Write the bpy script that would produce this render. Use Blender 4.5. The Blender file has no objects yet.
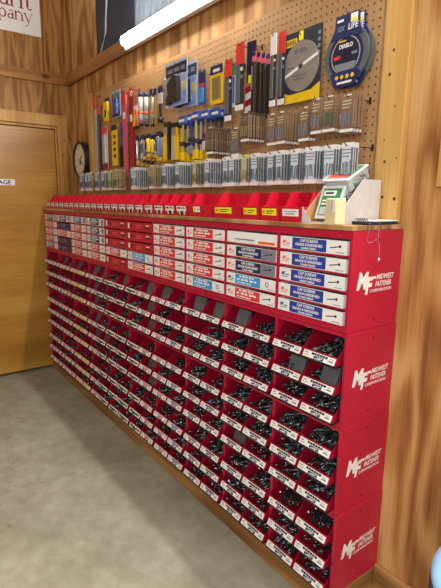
import bpy, bmesh, math, random
from mathutils import Vector, Matrix
R = random.Random(7)
SC = bpy.context.scene
COL = SC.collection
PI = math.pi

# ------------------------------------------------------------------ sizes
L, D, P, H = 3.0986, 0.2635, 0.0962, 0.319      # rack length, depth, plinth height, height of one rack
TOP = P + 4 * H                                  # top of the uppermost rack
WT = 0.016                                       # wooden top
CW = (L - 0.024) / 10                            # width of one drawer column
ORD = ("first second third fourth fifth sixth seventh eighth ninth tenth eleventh twelfth thirteenth fourteenth fifteenth "
       "sixteenth seventeenth eighteenth nineteenth twentieth twenty-first twenty-second twenty-third twenty-fourth twenty-fifth twenty-sixth").split()

# ------------------------------------------------------------------ materials
def newmat(name):
    m = bpy.data.materials.new(name); m.use_nodes = True
    nt = m.node_tree; nt.nodes.clear()
    out = nt.nodes.new('ShaderNodeOutputMaterial')
    b = nt.nodes.new('ShaderNodeBsdfPrincipled')
    nt.links.new(b.outputs[0], out.inputs[0])
    return m, nt, b, out

def srgb(r, g, b):
    f = lambda c: (c / 255 / 12.92) if c / 255 <= 0.04045 else ((c / 255 + 0.055) / 1.055) ** 2.4
    return (f(r), f(g), f(b), 1)

def mat(name, rgb, rough=0.5, metal=0.0, var=0.06, scale=30, bump=0.0, spec=0.5, stretch=None):
    m, nt, b, out = newmat(name)
    c = srgb(*rgb)
    tc = nt.nodes.new('ShaderNodeTexCoord')
    n = nt.nodes.new('ShaderNodeTexNoise'); n.inputs['Scale'].default_value = scale; n.inputs['Detail'].default_value = 3
    if stretch:
        mp = nt.nodes.new('ShaderNodeMapping'); mp.inputs['Scale'].default_value = stretch
        nt.links.new(tc.outputs['Object'], mp.inputs[0]); nt.links.new(mp.outputs[0], n.inputs['Vector'])
    else:
        nt.links.new(tc.outputs['Object'], n.inputs['Vector'])
    rp = nt.nodes.new('ShaderNodeValToRGB')
    rp.color_ramp.elements[0].position = 0.3; rp.color_ramp.elements[1].position = 0.7
    rp.color_ramp.elements[0].color = tuple(x * (1 - var) for x in c[:3]) + (1,)
    rp.color_ramp.elements[1].color = tuple(min(1, x * (1 + var)) for x in c[:3]) + (1,)
    nt.links.new(n.outputs[0], rp.inputs[0]); nt.links.new(rp.outputs[0], b.inputs['Base Color'])
    b.inputs['Roughness'].default_value = rough; b.inputs['Metallic'].default_value = metal
    b.inputs['Specular IOR Level'].default_value = spec
    if bump:
        bp = nt.nodes.new('ShaderNodeBump'); bp.inputs['Strength'].default_value = bump; bp.inputs['Distance'].default_value = 0.002
        nt.links.new(n.outputs[0], bp.inputs['Height']); nt.links.new(bp.outputs[0], b.inputs['Normal'])
    return m

def wood(name, cols, across, along, figure=(2.2, 0.3, 34.0), fig_amt=0.55, rough=0.55, knots=0.0, spec=0.35, seed=0.0):
    """across / along: indices of the coordinate axes across and along the grain."""
    m, nt, b, out = newmat(name)
    N = nt.nodes; K = nt.links
    tc = N.new('ShaderNodeTexCoord')
    def vec(a, l, o=0.3):
        mp = N.new('ShaderNodeMapping'); s = [o, o, o]; s[across] = a; s[along] = l
        mp.inputs['Scale'].default_value = s; mp.inputs['Location'].default_value = (seed, seed * 1.7, seed * 0.6)
        K.new(tc.outputs['Object'], mp.inputs[0]); return mp.outputs[0]
    n1 = N.new('ShaderNodeTexNoise'); n1.inputs['Scale'].default_value = 1; n1.inputs['Detail'].default_value = 2.5
    K.new(vec(figure[0], figure[1]), n1.inputs['Vector'])
    mu = N.new('ShaderNodeMath'); mu.operation = 'MULTIPLY'; mu.inputs[1].default_value = figure[2]
    K.new(n1.outputs[0], mu.inputs[0])
    sn = N.new('ShaderNodeMath'); sn.operation = 'SINE'; K.new(mu.outputs[0], sn.inputs[0])
    n2 = N.new('ShaderNodeTexNoise'); n2.inputs['Scale'].default_value = 1; n2.inputs['Detail'].default_value = 4
    K.new(vec(90, 2.5, 5), n2.inputs['Vector'])
    n3 = N.new('ShaderNodeTexNoise'); n3.inputs['Scale'].default_value = 1; n3.inputs['Detail'].default_value = 3
    K.new(vec(6, 0.9, 1), n3.inputs['Vector'])
    a1 = N.new('ShaderNodeMath'); a1.operation = 'MULTIPLY_ADD'; a1.inputs[1].default_value = 0.5 * fig_amt; a1.inputs[2].default_value = 0.0
    K.new(sn.outputs[0], a1.inputs[0])
    a2 = N.new('ShaderNodeMath'); a2.operation = 'MULTIPLY_ADD'; a2.inputs[1].default_value = 0.5
    K.new(n2.outputs[0], a2.inputs[0]); K.new(a1.outputs[0], a2.inputs[2])
    a3 = N.new('ShaderNodeMath'); a3.operation = 'MULTIPLY_ADD'; a3.inputs[1].default_value = 0.9
    K.new(n3.outputs[0], a3.inputs[0]); K.new(a2.outputs[0], a3.inputs[2])
    rp = N.new('ShaderNodeValToRGB'); e = rp.color_ramp.elements
    e[0].position = 0.35; e[0].color = srgb(*cols[0]); e[1].position = 1.05 if False else 1.0; e[1].color = srgb(*cols[2])
    x = e.new(0.68); x.color = srgb(*cols[1])
    K.new(a3.outputs[0], rp.inputs[0])
    col = rp.outputs[0]
    if knots:
        v = N.new('ShaderNodeTexVoronoi'); v.inputs['Scale'].default_value = 1
        K.new(vec(knots * 1.5, knots * 0.6, 0.1), v.inputs['Vector'])
        kr = N.new('ShaderNodeValToRGB'); kr.color_ramp.elements[0].position = 0.05; kr.color_ramp.elements[1].position = 0.11
        kr.color_ramp.elements[0].color = (1, 1, 1, 1); kr.color_ramp.elements[1].color = (0, 0, 0, 1)
        K.new(v.outputs['Distance'], kr.inputs[0])
        mx = N.new('ShaderNodeMixRGB'); mx.inputs[2].default_value = srgb(84, 46, 22)
        K.new(kr.outputs[0], mx.inputs[0]); K.new(col, mx.inputs[1]); col = mx.outputs[0]
    K.new(col, b.inputs['Base Color'])
    b.inputs['Roughness'].default_value = rough; b.inputs['Specular IOR Level'].default_value = spec
    bp = N.new('ShaderNodeBump'); bp.inputs['Strength'].default_value = 0.15; bp.inputs['Distance'].default_value = 0.002
    K.new(n2.outputs[0], bp.inputs['Height']); K.new(bp.outputs[0], b.inputs['Normal'])
    return m

def concrete(name):
    m, nt, b, out = newmat(name); N = nt.nodes; K = nt.links
    tc = N.new('ShaderNodeTexCoord')
    def noise(s, d=5, r=0.6):
        n = N.new('ShaderNodeTexNoise'); n.inputs['Scale'].default_value = s; n.inputs['Detail'].default_value = d; n.inputs['Roughness'].default_value = r
        K.new(tc.outputs['Object'], n.inputs['Vector']); return n
    n1, n2, n3 = noise(2.2), noise(14, 6), noise(120, 2)
    rp = N.new('ShaderNodeValToRGB'); e = rp.color_ramp.elements
    e[0].position = 0.3; e[0].color = srgb(144, 139, 119); e[1].position = 0.72; e[1].color = srgb(176, 171, 152)
    K.new(n1.outputs[0], rp.inputs[0])
    r2 = N.new('ShaderNodeValToRGB'); e = r2.color_ramp.elements
    e[0].position = 0.35; e[0].color = (0.72, 0.7, 0.66, 1); e[1].position = 0.65; e[1].color = (1.08, 1.08, 1.08, 1)
    K.new(n2.outputs[0], r2.inputs[0])
    mx = N.new('ShaderNodeMixRGB'); mx.blend_type = 'MULTIPLY'; mx.inputs[0].default_value = 0.55
    K.new(rp.outputs[0], mx.inputs[1]); K.new(r2.outputs[0], mx.inputs[2])
    r3 = N.new('ShaderNodeValToRGB'); e = r3.color_ramp.elements
    e[0].position = 0.3; e[0].color = (0.8, 0.8, 0.78, 1); e[1].position = 0.6; e[1].color = (1, 1, 1, 1)
    K.new(n3.outputs[0], r3.inputs[0])
    m2 = N.new('ShaderNodeMixRGB'); m2.blend_type = 'MULTIPLY'; m2.inputs[0].default_value = 0.5
    K.new(mx.outputs[0], m2.inputs[1]); K.new(r3.outputs[0], m2.inputs[2])
    # hairline cracks
    v = N.new('ShaderNodeTexVoronoi'); v.feature = 'DISTANCE_TO_EDGE'; v.inputs['Scale'].default_value = 0.9
    ad = N.new('ShaderNodeMixRGB'); ad.blend_type = 'ADD'; ad.inputs[0].default_value = 0.25
    K.new(tc.outputs['Object'], ad.inputs[1]); K.new(n2.outputs['Color'], ad.inputs[2]); K.new(ad.outputs[0], v.inputs['Vector'])
    cr = N.new('ShaderNodeValToRGB'); e = cr.color_ramp.elements
    e[0].position = 0.0; e[0].color = (0.55, 0.52, 0.48, 1); e[1].position = 0.006; e[1].color = (1, 1, 1, 1)
    K.new(v.outputs['Distance'], cr.inputs[0])
    m3 = N.new('ShaderNodeMixRGB'); m3.blend_type = 'MULTIPLY'; m3.inputs[0].default_value = 0.6
    K.new(m2.outputs[0], m3.inputs[1]); K.new(cr.outputs[0], m3.inputs[2])
    K.new(m3.outputs[0], b.inputs['Base Color'])
    b.inputs['Roughness'].default_value = 0.62; b.inputs['Specular IOR Level'].default_value = 0.3
    bp = N.new('ShaderNodeBump'); bp.inputs['Strength'].default_value = 0.1; bp.inputs['Distance'].default_value = 0.003
    K.new(n3.outputs[0], bp.inputs['Height']); K.new(bp.outputs[0], b.inputs['Normal'])
    return m

def film(name, tint=(0.95, 0.97, 1.0), gloss=0.12):
    m, nt, b, out = newmat(name); N = nt.nodes; K = nt.links
    N.remove(b)
    t = N.new('ShaderNodeBsdfTransparent'); t.inputs[0].default_value = tint + (1,)
    g = N.new('ShaderNodeBsdfGlossy'); g.inputs['Roughness'].default_value = 0.15
    n = N.new('ShaderNodeTexNoise'); n.inputs['Scale'].default_value = 40
    bp = N.new('ShaderNodeBump'); bp.inputs['Strength'].default_value = 0.4; bp.inputs['Distance'].default_value = 0.003
    K.new(n.outputs[0], bp.inputs['Height']); K.new(bp.outputs[0], g.inputs['Normal'])
    mx = N.new('ShaderNodeMixShader'); mx.inputs[0].default_value = gloss
    K.new(t.outputs[0], mx.inputs[1]); K.new(g.outputs[0], mx.inputs[2]); K.new(mx.outputs[0], out.inputs[0])
    return m

def glow(name, col, strength):
    m, nt, b, out = newmat(name)
    b.inputs['Base Color'].default_value = (0.9, 0.9, 0.9, 1)
    b.inputs['Emission Color'].default_value = col + (1,); b.inputs['Emission Strength'].default_value = strength
    return m

M = dict(
    red=mat('red_paint', (182, 20, 54), 0.42, var=0.10, scale=6, bump=0.05),
    redpl=mat('red_plastic', (152, 12, 42), 0.35, var=0.05),
    redbin=mat('bright_red_plastic', (202, 24, 46), 0.35, var=0.05),
    redbox=mat('red_card_box', (188, 28, 46), 0.5),
    white=mat('white_paper', (236, 232, 226), 0.55, var=0.03),
    whitep=mat('white_plastic', (206, 205, 202), 0.35, var=0.03),
    cream=mat('cream_paper', (226, 210, 160), 0.55),
    pale=mat('pale_yellow_card', (216, 206, 160), 0.55, var=0.03),
    yellow=mat('yellow_plastic', (236, 190, 30), 0.4),
    ylabel=mat('yellow_label', (246, 226, 40), 0.5),
    orange=mat('orange_print', (230, 100, 40), 0.5),
    navy=mat('navy_print', (34, 44, 92), 0.45),
    dnavy=mat('dark_navy_card', (32, 36, 62), 0.4),
    blue=mat('blue_print', (40, 62, 150), 0.45),
    lblue=mat('light_blue_print', (50, 150, 214), 0.45),
    bluepl=mat('blue_plastic', (58, 82, 158), 0.35),
    paleblue=mat('pale_blue_vinyl', (150, 204, 250), 0.35, var=0.03),
    redprint=mat('red_print', (222, 58, 52), 0.5),
    pink=mat('pink_print', (224, 96, 120), 0.5),
    pinkpl=mat('pink_red_plastic', (214, 84, 104), 0.4),
    green=mat('green_print', (50, 130, 78), 0.5),
    dgreen=mat('dark_green_print', (46, 88, 50), 0.5),
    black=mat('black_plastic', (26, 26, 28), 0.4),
    ink=mat('black_ink', (30, 28, 34), 0.6),
    grey=mat('grey_print', (126, 128, 136), 0.5),
    dgrey=mat('grey_packet', (92, 95, 95), 0.6),
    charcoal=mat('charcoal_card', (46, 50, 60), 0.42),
    steel=mat('bright_steel', (200, 204, 210), 0.28, 0.9, var=0.08, scale=60),
    zinc=mat('zinc_plate', (104, 114, 122), 0.35, 0.4, var=0.12, scale=60),
    blade=mat('brushed_blade_steel', (172, 167, 162), 0.38, 0.6, var=0.10, scale=1, stretch=(6, 6, 160)),
    bolt=mat('black_oxide', (104, 107, 110), 0.27, 0.8, var=0.3, scale=50),
    wire=mat('dark_wire', (70, 66, 62), 0.35, 0.8),
    kraft=mat('kraft_card', (150, 112, 80), 0.65, var=0.1),
    dkraft=mat('dark_kraft_card', (112, 86, 66), 0.6, var=0.1),
    cardw=mat('white_cardboard', (198, 190, 186), 0.7),
    cardboard=mat('brown_cardboard', (176, 134, 84), 0.7),
    tan=mat('tan_card', (190, 178, 140), 0.6),
    khaki=mat('flat_bit_brass', (170, 152, 100), 0.4, 0.5),
    osb=wood('particle_top', ((128, 86, 50), (172, 128, 82), (200, 160, 112)), 1, 0, (20, 6, 12), 0.5),
    plinth=wood('plinth_pine', ((116, 77, 38), (150, 105, 56), (174, 129, 76)), 2, 0, (9, 0.8, 20), 0.5, knots=0.0),
    pine=wood('pale_pine', ((160, 110, 46), (190, 142, 72), (206, 164, 98)), 0, 2, (5, 0.4, 14), 0.35, knots=0.0, rough=0.45),
    pine_y=wood('door_casing_pine', ((150, 102, 44), (190, 140, 70), (210, 166, 96)), 1, 2, (5, 0.4, 14), 0.35, rough=0.45),
    beam=wood('header_pine', ((124, 78, 42), (164, 110, 64), (186, 134, 84)), 2, 0, (9, 0.5, 20), 0.35),
    beam_y=wood('header_pine_back', ((124, 76, 34), (168, 114, 60), (190, 138, 80)), 2, 1, (9, 0.5, 20), 0.35),
    ply=wood('plywood', ((128, 80, 40), (176, 124, 68), (204, 162, 104)), 0, 2, (4.2, 0.85, 34), 0.45, rough=0.5),
    ply_y=wood('plywood_back', ((108, 62, 26), (160, 108, 54), (182, 132, 72)), 1, 2, (7.0, 0.8, 46), 0.42, rough=0.5, seed=3.1),
    door=wood('door_veneer', ((156, 104, 36), (182, 130, 54), (198, 150, 72)), 2, 1, (2.2, 0.8, 10), 0.4, rough=0.32, spec=0.5),
    peg=mat('pegboard_tan', (178, 136, 88), 0.6, var=0.08, scale=8),
    pegshade=mat('pegboard_hole_shade', (30, 20, 12), 0.9),
    knot=mat('pine_knot', (92, 50, 26), 0.6, var=0.2),
    concrete=concrete('concrete'),
    ceil=mat('ceiling_white', (214, 210, 200), 0.8),
    sheet=mat('grey_blue_sheet', (130, 140, 152), 0.5),
    darkpanel=mat('dark_blue_panel', (44, 48, 66), 0.5),
    maroon=mat('maroon_ink', (150, 34, 66), 0.6),
    clockface=mat('clock_face_cream', (226, 208, 176), 0.5),
    film=film('clear_film', gloss=0.035),
    bag=film('cloudy_bag', (0.9, 0.93, 0.95), 0.3),
    shell=film('blue_tinted_shell', (0.85, 0.9, 0.98), 0.10),
    icecard=mat('ice_blue_card', (168, 184, 214), 0.4),
    tub=mat('frosted_tub', (170, 178, 178), 0.3, var=0.08),
    housing=mat('lamp_housing', (225, 225, 222), 0.4),
    lens=glow('lamp_lens', (1.0, 0.965, 0.90), 52.0),
    dark=mat('dark_gap', (30, 20, 16), 0.9),
)
MATS = list(M.values()); IDX = {k: i for i, k in enumerate(M)}

# ------------------------------------------------------------------ mesh builder
class MB:
    def __init__(s): s.v = []; s.f = []; s.m = []; s.sm = []
    def add(s, vs, fs, m, smooth=False, X=None):
        o = len(s.v)
        s.v += [tuple(X @ Vector(p)) if X else tuple(p) for p in vs]
        for f in fs: s.f.append([i + o for i in f]); s.m.append(m); s.sm.append(smooth)
        return s
    def box(s, x0, x1, y0, y1, z0, z1, m, X=None):
        v = [(x, y, z) for x in (x0, x1) for y in (y0, y1) for z in (z0, z1)]
        return s.add(v, [(0, 1, 3, 2), (4, 6, 7, 5), (0, 4, 5, 1), (2, 3, 7, 6), (0, 2, 6, 4), (1, 5, 7, 3)], m, False, X)
    def bev(s, x0, x1, y0, y1, z0, z1, m, r, X=None):
        """box with bevelled edges"""
        bm = bmesh.new(); bmesh.ops.create_cube(bm, size=1)
        for v in bm.verts: v.co = Vector(((x0 + x1) / 2 + v.co.x * (x1 - x0), (y0 + y1) / 2 + v.co.y * (y1 - y0), (z0 + z1) / 2 + v.co.z * (z1 - z0)))
        bmesh.ops.bevel(bm, geom=bm.edges[:], offset=r, segments=2, affect='EDGES', profile=0.5)
        bm.verts.index_update()
        s.add([v.co.copy() for v in bm.verts], [[v.index for v in f.verts] for f in bm.faces], m, False, X); bm.free(); return s
    def prism(s, pts, axis, a, b, m, X=None):
        """polygon pts extruded along axis ('x','y','z') from a to b"""
        n = len(pts)
        def P3(p, t): return {'x': (t, p[0], p[1]), 'y': (p[0], t, p[1]), 'z': (p[0], p[1], t)}[axis]
        v = [P3(p, a) for p in pts] + [P3(p, b) for p in pts]
        f = [list(range(n))[::-1], list(range(n, 2 * n))] + [(i, (i + 1) % n, n + (i + 1) % n, n + i) for i in range(n)]
        return s.add(v, f, m, False, X)
    def tube(s, pts, r, m, n=6, X=None, taper=None):
        pts = [Vector(p) for p in pts]; v = []; f = []
        for i, p in enumerate(pts):
            d = (pts[min(i + 1, len(pts) - 1)] - pts[max(i - 1, 0)]).normalized()
            a = d.cross(Vector((0, 0, 1)) if abs(d.z) < 0.9 else Vector((1, 0, 0))).normalized(); b = d.cross(a)
            rr = taper[i] if taper else r
            for k in range(n): v.append(p + a * (rr * math.cos(2 * PI * k / n)) + b * (rr * math.sin(2 * PI * k / n)))
        for i in range(len(pts) - 1):
            for k in range(n): f.append((i * n + k, i * n + (k + 1) % n, (i + 1) * n + (k + 1) % n, (i + 1) * n + k))
        f.append(list(range(n))[::-1]); f.append(list(range((len(pts) - 1) * n, len(pts) * n)))
        return s.add(v, f, m, n > 6, X)
    def disc(s, c, r, y0, y1, m, n=32, X=None, rin=0.0):
        """disc with axis y; optional central hole"""
        o = [(c[0] + r * math.cos(2 * PI * k / n), c[1] + r * math.sin(2 * PI * k / n)) for k in range(n)]
        if not rin: return s.prism(o, 'y', y0, y1, m, X)
        q = [(c[0] + rin * math.cos(2 * PI * k / n), c[1] + rin * math.sin(2 * PI * k / n)) for k in range(n)]
        v = [(p[0], y, p[1]) for y in (y0, y1) for ring in (o, q) for p in ring]; f = []
        for k in range(n):
            j = (k + 1) % n
            f += [(k, j, n + j, n + k), (2 * n + k, 3 * n + k, 3 * n + j, 2 * n + j), (k, 2 * n + k, 2 * n + j, j), (n + k, n + j, 3 * n + j, 3 * n + k)]
        return s.add(v, f, m, False, X)
    def text(s, body, m, size, X, shear=0.0, offset=0.0, align='LEFT', space=1.0, sx=1.0):
        c = bpy.data.curves.new('lettering', 'FONT'); c.body = body; c.size = size; c.shear = shear; c.offset = offset
        c.align_x = align; c.space_character = space; c.extrude = 0.0002; c.resolution_u = 2
        o = bpy.data.objects.new('lettering', c); COL.objects.link(o)
        dg = bpy.context.evaluated_depsgraph_get(); dg.update()
        me = bpy.data.meshes.new_from_object(o.evaluated_get(dg))
        s.add([(v.co.x * sx, v.co.y, v.co.z) for v in me.vertices], [list(p.vertices) for p in me.polygons], m, False, X)
        bpy.data.objects.remove(o); bpy.data.curves.remove(c); bpy.data.meshes.remove(me); return s
    def mesh(s, name):
        me = bpy.data.meshes.new(name); me.from_pydata(s.v, [], s.f)
        used = sorted({IDX[k] for k in s.m}); loc = {k: i for i, k in enumerate(used)}
        for u in used: me.materials.append(MATS[u])
        me.polygons.foreach_set('material_index', [loc[IDX[k]] for k in s.m])
        me.polygons.foreach_set('use_smooth', s.sm)
        bm = bmesh.new(); bm.from_mesh(me); bmesh.ops.recalc_face_normals(bm, faces=bm.faces[:]); bm.to_mesh(me); bm.free()
        me.update(); return me
    def obj(s, name, parent=None, loc=(0, 0, 0)):
        return link(name, s.mesh(name), parent, loc)

def link(name, me, parent=None, loc=(0, 0, 0)):
    o = bpy.data.objects.new(name, me); COL.objects.link(o); o.location = loc
    if parent: o.parent = parent
    return o
def tag(o, label, cat, group=None, kind=None):
    o['label'] = label; o['category'] = cat
    if group: o['group'] = group
    if kind: o['kind'] = kind
    return o
def empty(name, loc, label, cat, group=None):
    o = bpy.data.objects.new(name, None); COL.objects.link(o); o.location = loc; o.empty_display_size = 0.02
    return tag(o, label, cat, group)
def struct(o): o['kind'] = 'structure'; return o
def copy_tree(o, parent=None):
    c = o.copy(); COL.objects.link(c)
    if parent: c.parent = parent
    for ch in list(o.children): copy_tree(ch, c)
    return c

FY = Matrix(((1, 0, 0, 0), (0, 0, -1, 0), (0, 1, 0, 0), (0, 0, 0, 1)))      # text plane facing -Y (text x -> +X, up -> Z)
FX = Matrix(((0, 0, 1, 0), (1, 0, 0, 0), (0, 1, 0, 0), (0, 0, 0, 1)))       # text plane facing +X (text x -> +Y, up -> Z)
def at(x, y, z, F): return Matrix.Translation((x, y, z)) @ F

# ================================================================== THE SETTING
RX, RY, CZ = 11.0, -9.0, 3.4
struct(MB().box(-0.1, RX, RY, 0.1, -0.1, 0, 'concrete').obj('floor'))
struct(MB().box(-0.1, RX, RY, 0.1, CZ, CZ + 0.1, 'ceil').obj('ceiling'))
# wall behind the pegboard: plywood, with dark panel and grey sheet above the header
w = MB(); w.box(-0.1, RX, 0, 0.1, 0, 2.44, 'ply'); w.box(-0.1, 0.56, 0, 0.1, 2.44, CZ, 'ply'); struct(w.obj('wall_right'))
struct(MB().box(0.56, 1.14, 0.02, 0.1, 2.44, CZ, 'darkpanel').obj('trim_1'))
w = MB()
for k in range(178):
    x = 1.14 + k * 0.056
    if x < RX: w.prism([(x, 0.03), (x + 0.02, 0.03), (x + 0.028, 0.042), (x + 0.048, 0.042), (x + 0.056, 0.03), (x + 0.056, 0.1), (x, 0.1)], 'z', 2.44, CZ, 'sheet')
struct(w.obj('trim_2'))
# wall with the door
w = MB(); w.box(-0.1, 0, RY, -1.0, 0, CZ, 'ply_y'); w.box(-0.1, 0, -1.0, 0.0, 2.035, CZ, 'ply_y'); w.box(-0.1, 0, -0.125, 0.0, 0, 2.035, 'ply_y')
struct(w.obj('wall_back'))
struct(MB().box(RX, RX + 0.1, RY, 0.1, 0, CZ, 'ply_y').obj('wall_front'))
struct(MB().box(-0.1, RX + 0.1, RY - 0.1, RY, 0, CZ, 'ply').obj('wall_left'))
# headers
struct(MB().bev(0.0, RX, -0.024, -0.0005, 2.361, 2.452, 'beam', 0.003).obj('trim_3'))
w = MB(); w.bev(0.0005, 0.022, RY, -0.025, 2.361, 2.44, 'beam_y', 0.003)
w.disc((0, 0), 0.022, -0.0005, 0.0005, 'knot', 16, Matrix.Translation((0.0225, -0.19, 2.405)) @ Matrix.Rotation(PI / 2, 4, 'Z') @ Matrix.Diagonal((1.4, 1, 0.8, 1)))
struct(w.obj('trim_4'))
# door casing
w = MB(); w.bev(0.0005, 0.02, -0.118, -0.037, 0.0, 2.04, 'pine_y', 0.003); w.bev(0.0005, 0.02, -1.1, -0.037, 2.04, 2.125, 'pine_y', 0.003)
w.bev(0.0005, 0.02, -1.1, -1.0, 0.0, 2.04, 'pine_y', 0.003)
w.box(-0.06, 0.0005, -0.133, -0.125, 0, 2.035, 'pine_y'); w.box(-0.06, 0.0005, -1.0, -0.133, 2.02, 2.035, 'pine_y')
for (y, z) in ((-0.07, 1.93), (-0.085, 1.82), (-0.06, 1.66), (-0.075, 1.5)):
    w.disc((0, 0), 0.007, -0.0005, 0.0005, 'knot', 10, Matrix.Translation((0.0205, y, z)) @ Matrix.Rotation(PI / 2, 4, 'Z'))
struct(w.obj('trim_5'))
d = struct(MB().bev(-0.055, -0.014, -0.99, -0.138, 0.026, 2.014, 'door', 0.002).obj('door_1'))
struct(MB().box(-0.3, -0.1, -1.0, -0.1, 0, 2.03, 'dark').obj('wall_recess'))
# pegboard left trim, frame strip, tall pine board, base board along the wall
struct(MB().bev(0.425, 0.505, -0.02, -0.0005, 1.39, 2.225, 'pine', 0.002).obj('trim_6'))
struct(MB().bev(2.974, 2.989, -0.018, -0.0005, 1.39, 2.36, 'kraft', 0.001).obj('trim_7'))
w = MB(); w.bev(2.9905, 3.0855, -0.030, -0.0005, 1.39, 2.361, 'pine', 0.003)
for (x, z, r) in ((3.012, 2.115, 0.010), (3.058, 2.11, 0.013), (3.03, 1.93, 0.0045), (3.022, 1.86, 0.005), (3.05, 1.76, 0.003), (3.02, 1.66, 0.003), (3.028, 1.59, 0.005), (3.07, 1.60, 0.003), (3.03, 1.475, 0.005), (3.075, 1.47, 0.006)):
    w.disc((x, z), r, -0.0305, -0.0295, 'knot', 12)
struct(w.obj('trim_8'))
struct(MB().bev(L + 0.0125, RX, -0.02, -0.0005, 0.0, 0.108, 'plinth', 0.003).obj('baseboard_right'))

# pegboard with real punched holes (1 inch grid)
def pegboard():
    x0, x1, z0, z1, y = 0.507, 2.973, 1.392, 2.215, -0.016
    s = 0.0254; nx = int((x1 - x0) / s); nz = int((z1 - z0) / s)
    ox, oz = (x1 - x0 - nx * s) / 2, (z1 - z0 - nz * s) / 2
    m = MB(); V = m.v; F = m.f
    grid = {}
    for i in range(nx + 1):
        for j in range(nz + 1): grid[i, j] = len(V); V.append((x0 + ox + i * s, y, z0 + oz + j * s))
    def face(f, k='peg'): F.append(f); m.m.append(k); m.sm.append(False)
    for i in range(nx):
        for j in range(nz):
            cx, cz = x0 + ox + (i + .5) * s, z0 + oz + (j + .5) * s
            o = len(V)
            for yy in (y, y + 0.006):
                for k in range(8):
                    a = -PI * 0.75 + k * PI / 4
                    V.append((cx + 0.0040 * math.cos(a), yy, cz + 0.0040 * math.sin(a)))
            c = [grid[i, j], grid[i + 1, j], grid[i + 1, j + 1], grid[i, j + 1]]
            for q in range(4):
                a = o + (2 * q) % 8
                face([c[q], c[(q + 1) % 4], o + (2 * q + 2) % 8, o + (2 * q + 1) % 8, a])
            for k in range(8): face([o + k, o + (k + 1) % 8, o + 8 + (k + 1) % 8, o + 8 + k])
    for (a, b, c, d_) in ((x0, x0 + ox, z0, z1), (x1 - ox, x1, z0, z1), (x0 + ox, x1 - ox, z0, z0 + oz), (x0 + ox, x1 - ox, z1 - oz, z1)):
        m.box(a, b, y, y + 0.006, c, d_, 'peg')
    o = m.obj('pegboard'); tag(o, 'tan perforated pegboard hung with tools above the red racks', 'pegboard')
    MB().box(x0 + 0.001, x1 - 0.001, -0.008, -0.001, z0 + 0.001, z1 - 0.001, 'pegshade').obj('hole_shade_sheet', o)  # near-black sheet added behind the holes, their shade put into its colour
pegboard()

# ================================================================== RACKS
plinth = MB().bev(0.004, L + 0.011, -D + 0.002, -0.003, 0, P - 0.001, 'plinth', 0.003).obj('plinth')
tag(plinth, 'long wooden plinth board on the concrete under the red racks', 'plinth')
top = MB().bev(0.003, L + 0.004, -D - 0.006, -0.0205, TOP + 0.0005, TOP + WT, 'osb', 0.0015).obj('wooden_top')
tag(top, 'thin wooden counter top lying on the red racks under small bins', 'counter top')

def logo_mesh():
    m = MB()
    sh = 0.22
    m.text('M', 'white', 0.072, at(L + 0.0008, -0.224, 0.010, FX), sh, 0.003, sx=0.88)
    m.text('F', 'white', 0.074, at(L + 0.0008, -0.180, -0.008, FX), sh, 0.003, sx=0.84)
    m.box(L, L + 0.001, -0.162, -0.126, 0.037, 0.045, 'white')
    m.text('MIDWEST', 'white', 0.0235, at(L + 0.0008, -0.124, 0.034, FX), sh, 0.0002, sx=0.90)
    m.text('FASTENER', 'white', 0.0235, at(L + 0.0008, -0.128, 0.0115, FX), sh, 0.0002, sx=0.80)
    m.text('CORPORATION', 'white', 0.0145, at(L + 0.0008, -0.156, -0.006, FX), sh, 0.0, sx=1.12)
    return m.mesh('logo')
LOGO = logo_mesh()

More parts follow.
